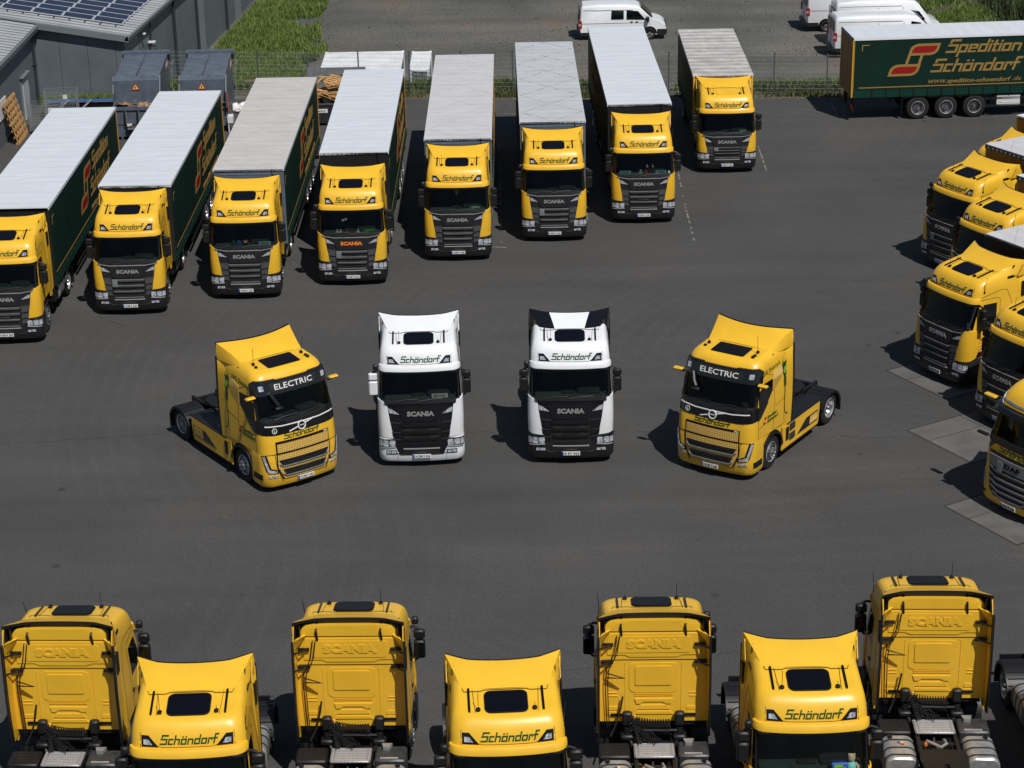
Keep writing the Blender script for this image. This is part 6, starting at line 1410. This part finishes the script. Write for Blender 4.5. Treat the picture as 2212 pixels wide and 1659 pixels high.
for x,y,th,L,roof,front,H,lab in [(-17.05,68.05,.0,13.6,'tarp_new','front_black',4.0,'white-roofed green curtain trailer behind the leftmost yellow truck'),
 (-13.22,70.52,-.009,13.56,'tarp_new','front_black',4.0,'clean white-roofed green curtain trailer, second from left'),
 (-9.39,72.31,-.007,13.78,'tarp_old','front_grey',4.0,'green curtain trailer with stained beige-white roof and grey front, third from left'),
 (-5.69,74.26,-.004,13.0,'tarp_new','front_black',4.0,'short white-roofed curtain trailer with black front behind the MARC truck'),
 (-1.87,75.94,-.005,13.75,'tarp_mid','front_grey',4.0,'curtain trailer with greyish cross-marked roof behind the AHMAD truck'),
 (1.77,78.16,.004,13.72,'tarp_spot','front_grey',4.0,'curtain trailer whose roof shows dotted dark crosses'),
 (5.30,80.58,.014,14.17,'tarp_new','front_black',4.0,'bright white-roofed curtain trailer behind the ANNIKA and YANNICK truck')]:
    make_trailer(x,y,th,lab,GT,H=H,roof=roof,front=front,L=L)
A8=make_scania('P',9.22,84.05,-.01,'low-cab yellow rigid truck with ribbed dirty white box roof, right end of the back row',GA,'HOM W 2083',adr=True,closed_hatch=True,tanks=False,chass=False)
def rigid(A,L,H,roof,gap=2.75,eye=False,side='tarp_green'):
    n0=set(o.name for o in bpy.data.objects)
    e=empty('cargo_box',0,0); e.parent=A; e.location=(0,gap,0); box_body(e,L,H,roof,'yellow_box',z0=1.15,logo=None,eyelets=eye,side=side)
    # hang the pieces straight under the truck
    for c in list(e.children): c.parent=A; c.location=(0,gap,0)
    bpy.data.objects.remove(e)
    b=MB()
    for sg in (-1,1): b.box(sg*.4-.05,sg*.4+.05,1.5,gap+L-.2,.8,1.13,'black_plastic')
    b.box(-1.2,1.2,gap+L-.2,gap+L-.1,.45,.6,'black_plastic'); b.build('chassis_frame',A)
    for sg in (-1,1): wheel(A,sg*1.20,gap+L-2.6,sg,dual=True)
rigid(A8,9.0,3.66,'tarp_ribbed',gap=2.42)
# ---------------------------------------------------------------- the two white trucks and the two electric ones in front
S1=make_scania('S',-2.64,54.67,.028,'white truck with white bumper, one white mirror and a MICHAEL board','white trucks parked in the middle of the yard','HOM S 536',paint='white_paint',grille='black',bumper='white_paint',mirrorL='white_paint')
S2=make_scania('S',1.67,54.66,-.02,'white truck with black bumper and black outer roof deflector panels','white trucks parked in the middle of the yard','B EV 963',paint='white_paint',grille='black',deflside='black_paint')
V1=volvo(-5.92,53.57,.626,'yellow electric truck turned towards the right, left of the two white trucks','yellow electric tractors in the middle of the yard','HOM V 566',-1)
V2=volvo(5.62,53.73,-.600,'yellow electric truck turned towards the left, right of the two white trucks','yellow electric tractors in the middle of the yard','HOM V 565',1)
# ---------------------------------------------------------------- right-hand row
GR='yellow trucks in the slanted row at the right edge'; th=-1.035
R0=make_scania('P',17.95,75.2,th,'yellow truck farthest back in the right row, mostly hidden by a white box roof',GR,None)
R1=make_scania('R',15.60,71.06,th,'yellow truck with grey folding plate, second from the far end of the right row',GR,'HOM W 2417',adr=True)
R2=make_scania('R',15.71,66.92,th,'yellow truck set back between two others in the right row, no plate visible',GR,None)
R3=make_scania('R',13.36,60.58,th,'yellow truck with visible side door and red emblem, in front in the right row',GR,'HOM W 2436',small=[('SUPER',0,1.02,.06,.42)])
R4=make_scania('R',14.46,56.53,th,'yellow truck cut by the right edge just behind the silver-grilled truck',GR,'HOM W 2571',small=[('SUPER',0,1.02,.06,.42)])
D1=daf(13.42,50.60,-1.0,'yellow truck with large silver slatted grille cut by the right edge','HOM W 2558')
GB='white-roofed trailers behind the right row'
for i,(T,gap,roof,front,ey,lab) in enumerate([(R0,2.75,'tarp_new','yellow_box',False,'yellow-fronted trailer with plain white roof, farthest in the right row'),(R1,3.1,'tarp_mid','yellow_box',True,'yellow-fronted trailer with a silver eyelet rail round its white roof'),(R2,3.2,'tarp_new','yellow_box',True,'trailer showing only its silver roof corner at the right edge'),(R3,3.0,'tarp_mid','front_black',False,'black-fronted trailer with a broad white roof reaching the right edge')]):
    root=empty('semi_trailer'); box_body(root,12.5,4.0,roof,front,logo=None,eyelets=ey,z0=1.15)
    p=T.matrix_basis@Vector((0,gap,0)); root.location=p; root.rotation_euler=(0,0,th); tag(root,lab,'semi-trailer',GB)
    b=MB(); 
    for sg in (-1,1): b.box(sg*.5-.05,sg*.5+.05,.6,12.3,.85,1.15,'black_plastic'); b.box(sg*.65-.05,sg*.65+.05,2.6,2.75,.05,1.0,'grey_plastic')
    b.build('trailer_frame',root)
    for sg in (-1,1):
        for k in range(3): wheel(root,sg*1.24,9.6-1.31*k,sg,r=.53,w=.38,front=False)
# door lettering on the truck whose flank shows
b=MB(); f=lambda u,v,w:(CAB.at(v)[1]+w,u,v)
for k,t in ((0,'Spedition'),(1,'Sch\u00f6ndorf')): b.skin(poly2(logo_text(t,.78,1.60-.12*k,.055,.3,1.0)[0]),f,0,.008,'logo_green',du=0,dv=0)
b.skin(poly2([[(.60,1.60),(.72,1.60),(.75,1.66),(.63,1.66)],[(.54,1.49),(.66,1.49),(.69,1.55),(.57,1.55)]]),f,0,.008,'logo_red',du=0,dv=0); b.build('company_lettering',R3)
b=MB(); b.skin(poly2([rect(.60,.74,1.22,1.42)]),f,0,.03,'warn_red',du=0,dv=0); b.skin(poly2([rect(.615,.725,1.26,1.405)]),f,.03,.034,'warn_yellow',du=0,dv=0); b.skin(poly2([[(.63,1.30),(.70,1.38),(.71,1.35),(.66,1.29)]]),f,.034,.038,'ink',du=0,dv=0); b.build('sticker',R3)
# ---------------------------------------------------------------- bottom row: alternately tail-on and nose-on
GBK='yellow tractors seen from behind along the bottom edge'; GFR='yellow tractors facing the camera along the bottom edge'
B1=make_scania('R',-9.55,40.85,3.10,'yellow truck seen from behind at the bottom left corner',GBK,None)
B2=make_scania('R',-6.51,34.64,.027,'yellow truck facing the camera at bottom left, behind the leftmost rear-facing one',GFR,None)
B3=make_scania('R',-3.48,40.78,3.117,'yellow truck seen from behind between the first and second camera-facing ones',GBK,None)
B4=make_scania('R',-.19,34.52,.045,'yellow truck facing the camera at bottom centre',GFR,None)
B5=make_scania('R',2.94,40.74,3.121,'yellow truck seen from behind right of bottom centre',GBK,None)
B6=make_scania('R',5.84,35.13,-.005,'yellow truck facing the camera at bottom right with a toy bear on its dashboard',GFR,None)
B7=make_scania('R',9.09,41.47,3.095,'yellow truck seen from behind at bottom right with both steel fuel tanks showing',GBK,None)
B8=make_scania('R',12.25,35.9,-.0,'truck at the bottom right corner of which only mudguard and steel tank show',GFR,None)
G=make_trailer(29.2,94.08,1.63,'green curtain trailer seen side-on at top right with large gold lettering',None,H=3.85,roof='tarp_new',ov=3.1,logo=(5.4,1.75))
# ---------------------------------------------------------------- things behind windscreens
name_plate(S1,.55,'MICHAEL','label_white','logo_red','white name board MICHAEL in the white-bumpered white truck','S',wd=.5)
name_plate(A7,-.72,'ANNIKA','plate_teal','ink','pale name board ANNIKA on the left of the dashboard',wd=.46); name_plate(A7,.66,'YANNICK','plate_teal','ink','pale name board YANNICK on the right of the dashboard',wd=.46)
name_plate(A5,.66,'AHMAD','sign_green','plate_white','green name board AHMAD low in the windscreen',wd=.46); name_plate(A4,.66,'MARC','sign_green','leaf_green','green name board MARC low in the windscreen',wd=.46)
name_plate(A3,.72,'Dirk','plate_teal','ink','pale name board Dirk at the right of the dashboard',wd=.46); name_plate(A2,-2,'','ink','ink','x') if 0 else None
name_plate(A8,.66,'CALLE','sign_green','plate_white','small green name board in the low-cab truck','P',wd=.34); name_plate(R3,.62,'','plate_teal','ink','x') if 0 else None
toy(A7,-.12,'toy_teal','toy_white','small pale green toy figure between the two name boards',s=.75); toy(A7,.10,'toy_red','toy_red','small red toy figure beside the pale green one',s=.75); toy(A7,.98,'toy_teal','toy_white','tiny pale toy figure at the far right beside the YANNICK board',s=.5)
toy(B6,.78,'toy_teal','toy_tan','teddy bear in a turquoise shirt behind the windscreen at bottom right',s=1.5)
for u,c,l in ((-.38,'logo_green','green cap on the dashboard of the Dirk truck'),(-.18,'toy_blue','blue cap between the green cap and the red lamp')):
    b=MB(); b.lathe([(.09,0),(.088,.05),(.06,.09),(.001,.10)],(0,0,0),'z',c,12); b.cbox(-.07,.07,-.17,-.06,.0,.012,c,.004); o=b.build('cap'); o.location=world(A3,(u,.34,2.04)); tag(o,l,'cap')
b=MB(); b.cbox(-.09,.09,-.05,.05,0,.10,'tape_orange',.02); b.box(-.05,.05,-.055,-.05,.02,.07,'plate_white'); o=b.build('warning_lamp'); o.location=world(A3,(.06,.32,2.05)); tag(o,'small red-orange lamp beside the blue cap on the dashboard','lamp')
for u,c,l in ((-.5,'toy_white','leftmost small white ornament on the dashboard of the MARC truck'),(-.38,'toy_white','second white ornament from left on the MARC dashboard'),(-.15,'toy_red','red box-like ornament in the middle of the MARC dashboard'),(.25,'toy_white','white ornament left of the green MARC board')):
    toy(A4,u,c,'toy_white' if c!='toy_red' else 'toy_red',l,s=.55)
for u,z,l in ((-.30,2.36,'left white plush dice hanging in the MARC truck'),(-.20,2.40,'right white plush dice hanging in the MARC truck')):
    b=MB(); b.cbox(-.045,.045,-.045,.045,-.045,.045,'toy_white',.015); b.tube([(0,0,.04),(.02,.05,.36)],.004,'ink',4); o=b.build('plush_dice'); o.location=world(A4,(u,.50,z)); o.rotation_euler=(.3,.2,.5); tag(o,l,'dice')
b=MB(); b.prism([(-.09,.10),(.09,.10),(.07,-.02),(0,-.14),(-.07,-.02)],1,-.004,.004,'warn_yellow'); b.prism([(-.04,.07),(-.02,.07),(.02,-.05),(0,-.08)],1,-.008,-.004,'logo_green'); o=b.build('pennant'); o.location=world(A5,(-.02,.42,2.62)); tag(o,'yellow pennant hanging in the windscreen of the AHMAD truck','pennant')
for u,l in ((.12,'white toy pennant flag left of the gold one'),(.34,'gold toy pennant flag above the red figure')): 
    b=MB(); b.tube([(0,0,0),(0,0,.26)],.006,'ink',4); b.prism([(0,.26),(.09,.12),(0,.12)],1,-.003,.003,'label_white' if u<.2 else 'warn_yellow'); o=b.build('table_flag'); o.location=world(A7,(u,.50,2.05)); tag(o,l,'flag')
b=MB(); b.cbox(-.17,.17,-.08,.08,0,.12,'toy_blue',.02); b.box(-.12,.06,-.085,-.08,.03,.09,'leaf_green'); o=b.build('tissue_box'); o.location=world(B6,(.55,.22,2.05)); tag(o,'blue and green box in front of the teddy bear','box')
bpy.context.view_layer.update()
